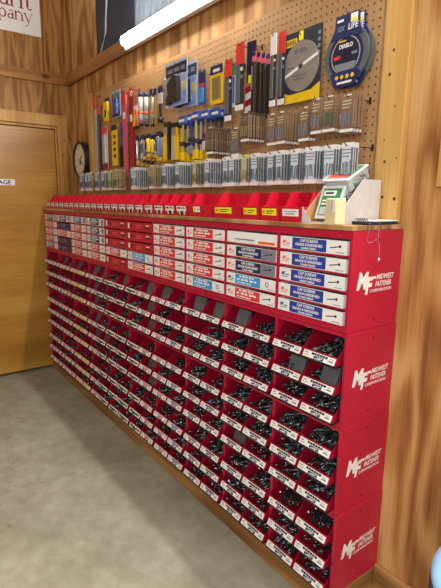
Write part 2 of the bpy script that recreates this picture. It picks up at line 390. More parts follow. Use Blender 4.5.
SH = (0.012, 0.009, 0.007, 0.003)            # the racks are not stacked quite flush
def rack(k, name, label, cat):
    z0 = P + k * H + 0.0004; z1 = P + (k + 1) * H - 0.0004
    t = empty(name, (SH[k], 0, z0), label, cat, 'stacked red racks'); h = z1 - z0
    e = MB().bev(L - 0.012, L, -D, -0.001, 0, h, 'red', 0.0015)
    for (y, z) in ((-0.13, 0.03), (-0.13, h - 0.03)): e.disc((0, 0), 0.0035, -0.0006, 0.0006, 'dark', 10, Matrix.Translation((L, y, z)) @ Matrix.Rotation(PI / 2, 4, 'Z'))
    e = e.obj('side_panel', t)
    lg = link('logo', LOGO, e, (0, -0.010 if k == 3 else -0.003, 0.128)); lg['label'] = 'white lettering on red side panel'
    MB().bev(0.004, 0.016, -D, -0.004, 0, h, 'red', 0.0015).obj('side_panel', t)
    MB().box(0.016, L - 0.012, -0.008, -0.004, 0, h, 'red').obj('back_panel', t)
    for i in range(1, 10):
        x = L - 0.012 - i * CW
        MB().box(x - 0.0065, x + 0.0065, -D + 0.001, -0.008, 0.0, h, 'red').obj('divider', t)
    tr, br = (0.024, 0.016) if k == 3 else (0.012, 0.0165)
    MB().box(0.016, L - 0.012, -D + 0.0005, -D + 0.012, h - tr, h - 0.0005, 'red').obj('rail', t)
    MB().box(0.016, L - 0.012, -D + 0.0005, -D + 0.012, 0.0005, br, 'red').obj('rail', t)
    n = 5 if k == 3 else 3
    pitch = 0.0553 if k == 3 else 0.0968
    for r in range(n):
        zz = h - tr - (r + 1) * pitch
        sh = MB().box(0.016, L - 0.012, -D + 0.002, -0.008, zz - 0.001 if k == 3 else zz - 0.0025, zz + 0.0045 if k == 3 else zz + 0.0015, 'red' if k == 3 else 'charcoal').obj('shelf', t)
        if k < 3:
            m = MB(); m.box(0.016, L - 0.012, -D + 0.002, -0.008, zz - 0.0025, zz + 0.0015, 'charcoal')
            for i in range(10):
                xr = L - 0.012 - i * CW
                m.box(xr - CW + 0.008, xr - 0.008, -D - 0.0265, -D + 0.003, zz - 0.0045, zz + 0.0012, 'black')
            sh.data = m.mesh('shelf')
        if k == 3:
            for i in range(10):
                x = L - 0.012 - (i + .5) * CW
                MB().tube([(x, -D + 0.003, zz + 0.001), (x, -D - 0.004, zz + 0.001)], 0.004, 'red', 8).obj('stop_pin', t)
    return t, z0, h
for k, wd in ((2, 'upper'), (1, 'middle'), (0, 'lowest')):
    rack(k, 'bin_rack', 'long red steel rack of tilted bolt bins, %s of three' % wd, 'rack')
_, DZ0, DH = rack(3, 'drawer_rack', 'red steel rack of flat labelled boxes under the wooden top', 'rack')

# ------------------------------------------------------------------ boxes in the drawer rack
DW, DHh = CW - 0.020, 0.0430
def drawer_label(style):
    """printed front: white card, coloured panel with lettering, trade mark, bolt picture"""
    m = MB(); y = -0.0012
    x0, x1, z0, z1 = -DW / 2, DW / 2, 0.0, DHh
    allred = style == 'allred'; alln = style == 'allnavy'
    m.box(x0, x1, y, 0, z0, z1, 'redbox' if allred else 'navy' if alln else 'white')
    def q(a, b, c, d, k, dy=0.0006): m.box(x0 + a * DW, x0 + b * DW, y - dy, y, z0 + c * DHh, z0 + d * DHh, k)
    c = {'cap_o': 'blue', 'cap_b': 'blue', 'grade': 'navy', 'sky': 'lblue', 'sky_b': 'lblue', 'red': 'redprint', 'navy': 'navy', 'grey': 'charcoal', 'blue': 'blue'}.get(style)
    if c:
        q(0.20, 0.72, 0.05, 0.95, c)
        if style in ('grade',): q(0.72, 0.995, 0.02, 0.98, 'grey')
        if style in ('navy', 'blue'): q(0.86, 0.97, 0.1, 0.9, 'grey')
    # lettering
    if style in ('cap_o', 'cap_b', 'grade'):
        for (t, zz, sz) in (('CAP SCREWS', 0.66, 0.0135), ('GRADE 8 HARDENED', 0.36, 0.0125), ('COARSE THREAD', 0.12, 0.0085)):
            m.text(t, 'white', sz, at(x0 + 0.46 * DW, y - 0.0009, z0 + zz * DHh, FY), 0, 0.0003, 'CENTER')
    elif c:
        for (a, b, zz, hh) in ((0.29, 0.62, 0.70, 0.17), (0.24, 0.68, 0.42, 0.18), (0.25, 0.56, 0.16, 0.12)):
            n = 5; seg = (b - a) / n
            for k in range(n): q(a + k * seg, a + k * seg + seg * (0.85 if k % 2 else 0.62), zz, zz + hh, 'white', 0.0009)
    elif allred:
        q(0.04, 0.11, 0.2, 0.85, 'white'); q(0.15, 0.20, 0.3, 0.75, 'ink')
        for (a, b, zz) in ((0.36, 0.62, 0.55), (0.36, 0.56, 0.28)):
            q(a, b, zz, zz + 0.12, 'pink')
        q(0.75, 0.92, 0.28, 0.52, 'charcoal'); q(0.77, 0.9, 0.6, 0.72, 'white')
    elif alln:
        q(0.05, 0.16, 0.3, 0.7, 'grey'); q(0.3, 0.7, 0.55, 0.75, 'grey'); q(0.3, 0.6, 0.25, 0.4, 'grey'); q(0.8, 0.95, 0.2, 0.8, 'charcoal')
    if not (allred or alln):
        lc = 'blue' if style in ('cap_b', 'sky_b') else 'orange'
        m.text('MF', lc, 0.017, at(x0 + 0.035 * DW, y - 0.0008, z0 + 0.42 * DHh, FY), 0.3, 0.0004, sx=0.8)
        q(0.105, 0.165, 0.42, 0.5, lc); q(0.04, 0.15, 0.26, 0.31, lc)
        # bolt drawing
        bc = 'ink' if style == 'grade' else 'grey' if style in ('sky', 'sky_b') else 'charcoal'
        X = Matrix.Translation((x0 + 0.85 * DW, y - 0.0002, z0 + 0.52 * DHh)) @ Matrix.Rotation(-0.16, 4, 'Y')
        if style == 'sky' or style == 'sky_b': m.disc((0, 0), 0.010, -0.0006, 0, 'grey', 16, X, 0.006)
        else:
            m.box(-0.022, 0.014, -0.0006, 0, -0.0016, 0.0016, bc, X); m.box(0.014, 0.021, -0.0007, 0, -0.0042, 0.0042, bc, X)
        q(0.86, 0.97, 0.12, 0.17, 'grey')
    return m.mesh('front_label')
LAB = {s: drawer_label(s) for s in ('cap_o', 'cap_b', 'grade', 'sky', 'sky_b', 'red', 'navy', 'blue', 'grey', 'allred', 'allnavy')}
def box_mesh(k):
    m = MB(); w_ = DW / 2; d_ = 0.235
    m.box(-w_, w_, 0, d_, 0, 0.0015, k); m.box(-w_, w_, 0, 0.0015, 0.0015, DHh, k); m.box(-w_, w_, d_ - 0.0015, d_, 0.0015, DHh, k)
    m.box(-w_, -w_ + 0.0015, 0.0015, d_ - 0.0015, 0.0015, DHh, k); m.box(w_ - 0.0015, w_, 0.0015, d_ - 0.0015, 0.0015, DHh, k)
    return m.mesh('box_body')
BODY = {'white': box_mesh('white'), 'redbox': box_mesh('redbox'), 'navy': box_mesh('navy')}
GRID = [['cap_o', 'cap_o', 'cap_b', 'cap_o', 'cap_b'],
        ['open', 'grade', 'grade', 'sky_b', 'red'],
        ['red', 'red', 'red', 'red', 'sky'],
        ['red', 'red', 'red', 'red', 'red'],
        ['allred', 'allred', 'allred', 'sky', 'red'],
        ['allred', 'allred', 'allred', 'red', 'allred'],
        ['navy', 'navy', 'navy', 'red', 'red'],
        ['blue', 'red', 'red', 'red', 'red'],
        ['navy', 'allnavy', 'red', 'allnavy', 'allnavy'],
        ['navy', 'red', 'red', 'red', 'grey']]
WORD = {'cap_o': 'cap screw box, blue panel, orange mark', 'cap_b': 'cap screw box, blue panel, blue mark', 'grade': 'white box with navy panel and grey end',
        'sky': 'white box with light blue panel', 'sky_b': 'white box with light blue panel', 'red': 'white box with red panel', 'navy': 'white box with navy panel',
        'blue': 'white box with blue panel', 'grey': 'white box with charcoal panel', 'allred': 'all red box', 'allnavy': 'all navy box'}
rows = ['top row', 'second row', 'middle row', 'fourth row', 'bottom row']
for i, colm in enumerate(GRID):
    for r, s in enumerate(colm):
        x = L - 0.009 - (i + .5) * CW; z = DZ0 + DH - 0.024 - (r + 1) * 0.0553 + 0.0047
        wh = '%s, %s column from logo end' % (rows[r], ORD[i])
        if s == 'open':
            t = empty('hardware_box', (x, -D + 0.002, z), 'open white box showing loose hardware, ' + wh, 'box', 'boxes in the drawer rack')
            link('box_body', BODY['white'], t)
            m = MB(); a = DW / 2
            m.box(-a, a, -0.0012, 0, 0, DHh * 0.62, 'white'); m.box(-a, -a + 0.012, -0.0012, 0, DHh * 0.6, DHh, 'white'); m.box(a - 0.012, a, -0.0012, 0, DHh * 0.6, DHh, 'white')
            m.box(-a + 0.19, a - 0.01, -0.0018, -0.0012, 0.004, 0.014, 'orange'); m.box(-a + 0.05, a - 0.12, -0.0018, -0.0012, 0.012, 0.017, 'grey')
            m.obj('front_label', t)
            g = MB(); rr = random.Random(3)
            for _ in range(46):
                X = Matrix.Translation((rr.uniform(-a + 0.03, a - 0.03), rr.uniform(0.035, 0.19), rr.uniform(0.008, 0.033))) @ Matrix.Rotation(rr.uniform(-0.5, 0.5), 4, 'Y') @ Matrix.Rotation(rr.uniform(0, PI), 4, 'Z')
                g.tube([(-0.02, 0, 0), (0.018, 0, 0)], 0.003, rr.choice(('zinc', 'bolt')), 6, X)
            o = g.obj('loose_screws', None, (x, -D + 0.002, z)); tag(o, 'loose screws heaped in the open white box', 'screws', None, 'stuff')
            continue
        body = 'redbox' if s == 'allred' else 'navy' if s == 'allnavy' else 'white'
        t = empty('hardware_box', (x + R.uniform(-.001, .001), -D + 0.003 - R.uniform(0, .002), z), WORD[s] + ', ' + wh, 'box', 'boxes in the drawer rack')
        link('box_body', BODY[body], t); link('front_label', LAB[s], t)

# ------------------------------------------------------------------ tilted bins
BW = CW / 2 - 0.0100
BD = 0.245
def bin_mesh():
    m = MB(); a = BW / 2; tk = 0.0018; hb = 0.078; lz = 0.0275
    yb = BD; yf = -0.022                       # local y = 0 at the rack face
    prof = [(yf - 0.004, 0.004), (yb, 0.0), (yb, hb), (0.034, hb), (yf + 0.0085, lz)]
    for sx in (-1, 1):
        x0, x1 = sorted((sx * a, sx * (a - tk))); m.prism(prof, 'x', x0, x1, 'redpl')
    m.prism([(yf - 0.004, 0.002), (yb, 0.0), (yb, 0.002), (yf - 0.004, 0.004)], 'x', -a, a, 'redpl')
    m.box(-a + tk, a - tk, yb - tk, yb, 0.002, hb, 'redpl')
    m.prism([(yf - 0.006, 0.002), (yf - 0.004, 0.002), (yf + 0.0105, lz), (yf + 0.0085, lz)], 'x', -a, a, 'redpl')
    return m.mesh('bin_body')
BIN = bin_mesh()
LIPX = Matrix.Translation((0, -0.0280, 0.003)) @ Matrix.Rotation(-0.478, 4, 'X')
def bin_label(c):
    m = MB(); wl = BW * 0.93; a = wl / 2; hl = 0.0232
    base = 'cream' if c == 'cream' else 'white'
    m.box(-a, a, -0.0012, 0, 0, hl, base, LIPX)
    def q(p0, p1, z0, z1, k, dy=0.0006, X=LIPX): m.box(-a + p0 * wl, -a + p1 * wl, -0.0012 - dy, -0.0012, z0 * hl, z1 * hl, k, X)
    k = {'black': 'ink', 'cream': 'tan', 'green': 'dgreen', 'pink': 'pink', 'blue': 'blue'}[c]
    if c in ('green',):
        q(0.06, 0.94, 0.30, 0.68, 'dgreen'); q(0.3, 0.6, 0.1, 0.3, 'ink'); q(0.1, 0.25, 0.72, 0.86, 'grey')
    elif c == 'cream':
        q(0.2, 0.6, 0.5, 0.62, 'tan'); q(0.3, 0.75, 0.25, 0.36, 'tan')
    else:
        for j in range(6): q(0.27 + j * 0.085, 0.27 + j * 0.085 + 0.072, 0.58, 0.88, k)
        q(0.36, 0.66, 0.04, 0.48, 'navy' if c in ('black', 'blue') else 'ink')
        q(0.40, 0.58, 0.14, 0.24, 'white', 0.0009); q(0.47, 0.63, 0.28, 0.36, 'white', 0.0009)
        q(0.04, 0.15, 0.62, 0.74, 'grey'); q(0.05, 0.18, 0.3, 0.38, 'grey'); q(0.80, 0.95, 0.3, 0.5, 'grey'); q(0.82, 0.93, 0.66, 0.74, 'grey')
    return m.mesh('label')
BL = {c: bin_label(c) for c in ('black', 'cream', 'green', 'pink', 'blue')}
def bolts_mesh(seed, n, ln, rad):
    n = int(n * 1.6); rr = random.Random(seed); m = MB()
    for i in range(n):
        fy = rr.random()
        y = 0.005 + fy * 0.15
        z = 0.012 + rr.random() * (0.024 + 0.030 * min(1, fy * 1.6))
        l = ln * rr.uniform(0.8, 1.1)
        x = rr.uniform(-BW / 2 + 0.02, BW / 2 - 0.02)
        yaw = rr.gauss(0, 0.55) if i % 3 else rr.uniform(-1.2, 1.2)
        mx = max(0.0, BW / 2 - 0.010 - abs(x)); yaw = max(-1, min(1, yaw))
        if abs(math.sin(yaw)) * l / 2 > mx: x *= 0.4
        X = Matrix.Translation((x, y + 0.01, z)) @ Matrix.Rotation(yaw, 4, 'Z') @ Matrix.Rotation(rr.uniform(-0.15, 0.3), 4, 'X')
        k = 'zinc' if rr.random() < 0.16 else 'bolt'
        m.tube([(0, -l / 2, 0), (0, l / 2, 0)], rad, k, 7, X)
        m.tube([(0, -l / 2 - rad * 1.3, 0), (0, -l / 2, 0)] if rr.random() < .6 else [(0, l / 2, 0), (0, l / 2 + rad * 1.3, 0)], rad * 1.9, k, 6, X)
    return m.mesh('bolts')
BOLTS = [bolts_mesh(11 + s, 30 + 5 * (s % 3), (0.036, 0.05, 0.06)[s % 3], (0.0032, 0.0038, 0.0030, 0.0042)[s % 4]) for s in range(8)]
PACK = MB().bev(-0.034, 0.034, -0.010, 0.010, 0, 0.074, 'dgrey', 0.003).mesh('packet')
LABCOL = [('black', 'black'), ('black', 'black'), ('black', 'black'), ('blue', 'pink'), ('pink', 'green'), ('green', 'green'), ('green', 'pink'), ('cream', 'cream'), ('pink', 'pink'), ('pink', 'pink')]
# grey packets standing in bins: (bin column from the logo end, bin row from the top)
PACKS = {(4, 0), (3, 0), (1, 1), (0, 1), (8, 1), (8, 2), (5, 0), (8, 4), (8, 5), (17, 0), (15, 0), (13, 0), (12, 0), (13, 1), (13, 2), (13, 3), (10, 0), (8, 0), (7, 0), (3, 5), (13, 4), (12, 4)}
EMPTY = {(5, 1), (6, 1), (9, 3), (11, 2), (14, 2), (14, 5), (16, 3), (18, 2), (7, 3), (10, 5), (12, 7), (15, 7), (17, 5), (19, 8), (19, 4), (6, 4), (9, 7)}
rb = random.Random(21)
for c in range(20):
    for r9 in range(9):
        kk, r = divmod(r9, 3)
        z0 = P + (2 - kk) * H + 0.0004; h = H - 0.0008
        z = z0 + h - 0.012 - (r + 1) * 0.0968 + 0.0018
        x = L - 0.012 - (c + .5) * CW / 2 + (0.0030 if c % 2 else -0.0030) + SH[2 - kk]
        lc = LABCOL[c // 2][c % 2]
        wh = '%s bin row down, %s bin from logo end' % (ORD[r9], ORD[c])
        adj = {'black': 'white', 'cream': 'cream', 'green': 'green striped', 'pink': 'pink printed', 'blue': 'blue printed'}[lc]
        t = empty('bolt_bin', (x, -D, z), 'red bin with %s label, %s' % (adj, wh), 'bin', 'bolt bins in the red racks')
        link('bin_body', BIN, t); link('label', BL[lc], t)
        if (c, r9) in PACKS:
            o = link('grey_packet', PACK, None, (x + (0.010 if c < 3 else 0.0), -D + 0.020, z + 0.0055)); o.rotation_euler = (-0.36, 0, rb.uniform(-0.12, 0.12))
            tag(o, 'flat grey packet leaning in the bin, ' + wh, 'packet', 'grey packets in bins')
            if c > 2: continue
        if (c, r9) in EMPTY: continue
        o = link('loose_bolts', BOLTS[rb.randrange(8)], None, (x, -D, z))
        if rb.random() < .5: o.scale = (-1, 1, 1)
        if (c, r9) in PACKS: o.scale = (0.55, 1, 1); o.location.x = x - 0.030
        tag(o, 'loose dark bolts heaped in the bin, ' + wh, 'bolts', 'heaps of bolts in the bins', 'stuff')

# ================================================================== ROW OF SMALL BINS ON THE TOP
ZT = TOP + WT + 0.0003
def stack_bin(wd):
    m = MB(); a = wd / 2 - 0.0015; tk = 0.002; y0, y1 = -0.252, -0.075; hb = 0.102; lip = 0.048
    prof = [(y0, 0.0), (y1, 0.0), (y1, hb), (y0 + 0.055, hb), (y0 + 0.028, lip + 0.006), (y0 - 0.006, lip)]
    for sx in (-1, 1):
        x0, x1 = sorted((sx * a, sx * (a - tk))); m.prism(prof, 'x', x0, x1, 'redbin')
    m.box(-a, a, y0, y1, 0, 0.002, 'redbin'); m.box(-a + tk, a - tk, y1 - tk, y1, 0.002, hb, 'redbin')
    m.prism([(y0, 0.0), (y0 + 0.002, 0.0), (y0 - 0.004, lip), (y0 - 0.006, lip)], 'x', -a, a, 'redbin')
    m.prism([(y0 - 0.006, lip - 0.003), (y0 - 0.004, lip - 0.003), (y0 + 0.002, lip + 0.003), (y0 - 0.006, lip + 0.003)], 'x', -a, a, 'redbin')
    # moulded ribs inside the back
    for f in (-0.4, 0.4): m.box(f * a - 0.001, f * a + 0.001, y1 - 0.006, y1 - tk, 0.002, hb * 0.8, 'redbin')
    return m.mesh('bin_body')
SB = {1: stack_bin(0.105), 2: stack_bin(0.19)}
TX = Matrix.Translation((0, -0.2528, 0.0)) @ Matrix.Rotation(0.124, 4, 'X')
def stack_label(kind):
    m = MB(); w_ = {'yellow': 0.074, 'white': 0.076, 'mark': 0.078, 'wide': 0.11, 'small': 0.05}[kind]; a = w_ / 2; z0, z1 = 0.020, 0.044
    k = 'ylabel' if kind in ('yellow', 'wide') else 'white'
    m.box(-a, a, -0.0010, 0, z0, z1, k, TX)
    def q(p0, p1, c0, c1, kk): m.box(-a + p0 * w_, -a + p1 * w_, -0.0015, -0.0010, z0 + c0 * 0.024, z0 + c1 * 0.024, kk, TX)
    if kind == 'mark':
        m.box(-a + 0.02, a - 0.012, -0.0010, 0, 0.006, z0, 'white', TX)
        m.box(-a + 0.03, a - 0.022, -0.0015, -0.001, 0.004, 0.022, 'ink', TX)
        q(0.1, 0.4, 0.5, 0.8, 'ink'); q(0.5, 0.9, 0.55, 0.75, 'maroon')
    elif kind == 'white':
        q(0.1, 0.9, 0.6, 0.72, 'grey'); q(0.2, 0.75, 0.25, 0.4, 'grey')
    elif kind == 'small':
        q(0.08, 0.4, 0.15, 0.85, 'ylabel'); q(0.15, 0.3, 0.4, 0.6, 'ink'); q(0.6, 0.9, 0.4, 0.6, 'grey')
    else:
        q(0.3, 0.85, 0.55, 0.7, 'dgreen'); q(0.3, 0.7, 0.25, 0.38, 'dgreen'); q(0.05, 0.2, 0.3, 0.7, 'orange')
    return m.mesh('label')
SL = {k: stack_label(k) for k in ('yellow', 'white', 'mark', 'wide', 'small')}
slots = [(2.829, 1, 'white'), (2.722, 1, 'yellow'), (2.616, 1, 'yellow'), (2.467, 2, 'wide'), (2.273, 2, 'small')]
x = 2.178
while x - 0.105 > 0.005:
    slots.append((x - 0.0525, 1, 'mark')); x -= 0.106
for i, (x, n, lk) in enumerate(slots):
    lw = {'white': 'white', 'yellow': 'yellow', 'wide': 'long yellow', 'small': 'small two-tone', 'mark': 'black printed white'}[lk]
    sz = 'wide' if n == 2 else 'small'
    t = empty('stack_bin', (x, 0, ZT), '%s open red bin, %s label, on wooden top, %s from cardboard holder' % (sz, lw, ORD[i]), 'bin', 'small red bins on the wooden top')
    link('bin_body', SB[n], t); link('label', SL[lk], t, (-0.02 if n == 2 else 0, 0, 0))

# ================================================================== CARDBOARD HOLDER, TUBS, CREAM BOX, NOTEPAD, CHAIN
t = empty('cardboard_holder', (2.955, -0.15, ZT), 'white cardboard holder with slanted sides and tubs, on the wooden top', 'holder')
def holder():
    a = 0.072; yb, yf = 0.112, -0.105; hb = 0.142
    side = [(yf, 0), (yb, 0), (yb, hb), (yb - 0.094, hb), (yf + 0.004, 0.026), (yf, 0.026)]
    MB().prism(side, 'x', a - 0.002, a, 'cardw').obj('side_panel', t)
    s = MB().prism(side, 'x', -a, -a + 0.002, 'cardw'); s.prism(side, 'x', -a + 0.002, -a + 0.003, 'cardboard'); s.obj('side_panel', t)
    MB().box(-a + 0.003, a - 0.002, yb - 0.002, yb, 0.002, hb, 'cardboard').obj('back_panel', t)
    MB().box(-a + 0.003, a - 0.002, yf, yb, 0, 0.002, 'cardboard').obj('bottom_panel', t)
    MB().prism([(-a, 0), (a, 0), (a, 0.052), (a - 0.040, 0.006), (-a + 0.040, 0.006), (-a, 0.052)], 'y', yf - 0.0015, yf - 0.0002, 'cardw').obj('front_lip', t)
holder()
def tub(loc, rot, label, wide, hi, dp, red):
    t = empty('screw_tub', loc, label, 'tub', 'clear tubs in the cardboard holder'); t.rotation_euler = rot
    m = MB().bev(-wide / 2, wide / 2, -dp / 2, dp / 2, 0, hi, 'tub', 0.006); m.obj('tub_body', t)
    lid = MB().bev(-wide / 2 - 0.003, wide / 2 + 0.003, -dp / 2 - 0.007, -dp / 2 + 0.0005, -0.003, hi + 0.003, 'whitep', 0.003).obj('lid', t)
    g = MB(); y = -dp / 2 - 0.0078
    g.box(-wide / 2 + 0.008, wide / 2 - 0.006, y, y + 0.001, hi * 0.08, hi * 0.93, 'green')
    g.box(-wide * 0.36, wide * 0.22, y - 0.0006, y, hi * 0.70, hi * 0.86, 'white')
    g.box(-wide * 0.28, wide * 0.10, y - 0.001, y - 0.0006, hi * 0.75, hi * 0.81, 'ink')
    g.box(-wide * 0.36, wide * 0.30, y - 0.0006, y, hi * 0.52, hi * 0.56, 'white'); g.box(-wide * 0.36, wide * 0.1, y - 0.0006, y, hi * 0.42, hi * 0.46, 'white')
    g.box(-wide * 0.36, wide * 0.36, y - 0.0006, y, hi * 0.1, hi * 0.34, 'redprint' if red else 'tub')
    g.obj('label', t)
    rr = random.Random(5 + red)
    for sx in (-1, 1):
        s = MB()
        for k in range(24):
            X = Matrix.Translation((sx * (wide / 2 + 0.0004), rr.uniform(-dp * .3, dp * .4), rr.uniform(hi * .15, hi * .85))) @ Matrix.Rotation(rr.uniform(0, PI), 4, 'X')
            s.box(-0.0004, 0.0004, -0.010, 0.010, -0.0014, 0.0014, rr.choice(('steel', 'grey', 'charcoal')), X)
        s.obj('screws', t)
tub((2.948, -0.190, ZT + 0.008), (-0.34, 0, 0.0), 'lower clear tub with green label standing in the cardboard holder', 0.088, 0.108, 0.044, False)
tub((2.953, -0.172, ZT + 0.116), (-1.10, 0, 0.05), 'upper clear tub with green and red label, tilted on another', 0.100, 0.115, 0.040, True)

t = empty('small_box', (3.004, -0.222, ZT), 'small cream box standing in front of the white cardboard holder', 'box')
t.rotation_euler = (0, 0, -0.35)
t.location = (3.012, -0.250, ZT)
MB().bev(-0.032, 0.032, -0.014, 0.022, 0, 0.080, 'pale', 0.004).obj('box_body', t)
m = MB().box(0.004, 0.030, -0.0152, -0.0142, 0.038, 0.074, 'white'); m.box(-0.031, 0.031, -0.0148, -0.0142, 0.0, 0.034, 'cream')
m.box(0.008, 0.012, -0.0158, -0.0152, 0.042, 0.074, 'grey'); m.obj('label', t)

t = empty('notepad', (3.066, -0.11, ZT), 'dark blue notepad with white cover beside the cardboard holder', 'notepad')
MB().bev(-0.028, 0.036, -0.085, 0.072, 0, 0.010, 'dnavy', 0.002).obj('pages', t)
MB().bev(-0.022, 0.036, -0.055, 0.072, 0.0101, 0.0135, 'white', 0.001).obj('cover', t)
s = MB()
for k in range(5):
    y = -0.08 + k * 0.006
    s.tube([(-0.02 + k * 0.004, y, 0.010), (-0.018 + k * 0.004, y, 0.017), (-0.010 + k * 0.004, y, 0.019), (-0.004 + k * 0.004, y, 0.011)], 0.0012, 'wire', 6)
s.obj('spiral_wire', t)
# bead chain
pts = [(L + 0.007, -0.194, ZT + 0.0125), (L + 0.007, -0.196, 1.372), (L + 0.004, -0.199, 1.345), (L + 0.004, -0.190, 1.335), (L + 0.004, -0.172, 1.336), (L + 0.004, -0.155, 1.343), (L + 0.004, -0.142, 1.341), (L + 0.004, -0.133, 1.325), (L + 0.004, -0.129, 1.300), (L + 0.004, -0.130, 1.280)]
pts2 = [(L + 0.007, -0.143, ZT + 0.0125), (L + 0.007, -0.143, 1.378), (L + 0.004, -0.143, 1.345)]
m = MB()
def beads(pl):
    for a, b in zip(pl, pl[1:]):
        a, b = Vector(a), Vector(b); n = max(1, int((b - a).length / 0.0062))
        for k in range(n):
            p = a.lerp(b, k / n); r = 0.0018
            m.add([(p.x + dx * r, p.y + dy * r, p.z + dz * r) for dx, dy, dz in ((1, 0, 0), (-1, 0, 0), (0, 1, 0), (0, -1, 0), (0, 0, 1), (0, 0, -1))],
                  [(0, 2, 4), (2, 1, 4), (1, 3, 4), (3, 0, 4), (2, 0, 5), (1, 2, 5), (3, 1, 5), (0, 3, 5)], 'steel', True)
    m.tube(pl, 0.0004, 'zinc', 5)
beads(pts); beads(pts2); m.tube([(L + 0.004, -0.130, 1.284), (L + 0.004, -0.130, 1.272)], 0.004, 'steel', 8)
tag(m.obj('bead_chain'), 'silver bead chain hanging down the red side panel', 'chain')

# ================================================================== LAMP, CABLE, SIGNS, CLOCK, STOOL
t = empty('strip_lamp', (1.770, -0.024, 2.396), 'bright white fluorescent strip lamp mounted on the header board', 'lamp')
lx = 0.615
MB().bev(-lx, lx, -0.030, -0.001, -0.040, 0.046, 'housing', 0.003).obj('housing', t)
prof = [(-0.0305, -0.018), (-0.046, -0.016), (-0.056, -0.006), (-0.058, 0.010), (-0.052, 0.032), (-0.042, 0.041), (-0.0305, 0.044)]
MB().prism(prof, 'x', -lx + 0.012, lx - 0.012, 'lens').obj('lens', t)
for sx in (-1, 1):
    x0, x1 = sorted((sx * (lx - 0.0115), sx * lx))
    MB().prism([(y * 1.02, z * 1.03) for y, z in prof], 'x', x0, x1, 'housing').obj('end_cap', t)
m = MB().tube([(0.79, 0.008, CZ - 0.002), (0.776, 0.008, 2.764), (0.755, 0.008, 2.66), (0.743, 0.008, 2.58), (0.70, 0.004, 2.51), (0.672, -0.002, 2.4545)], 0.006, 'whitep', 8)
tag(m.obj('cable'), 'pale cable running down the dark panel to the header board', 'cable')

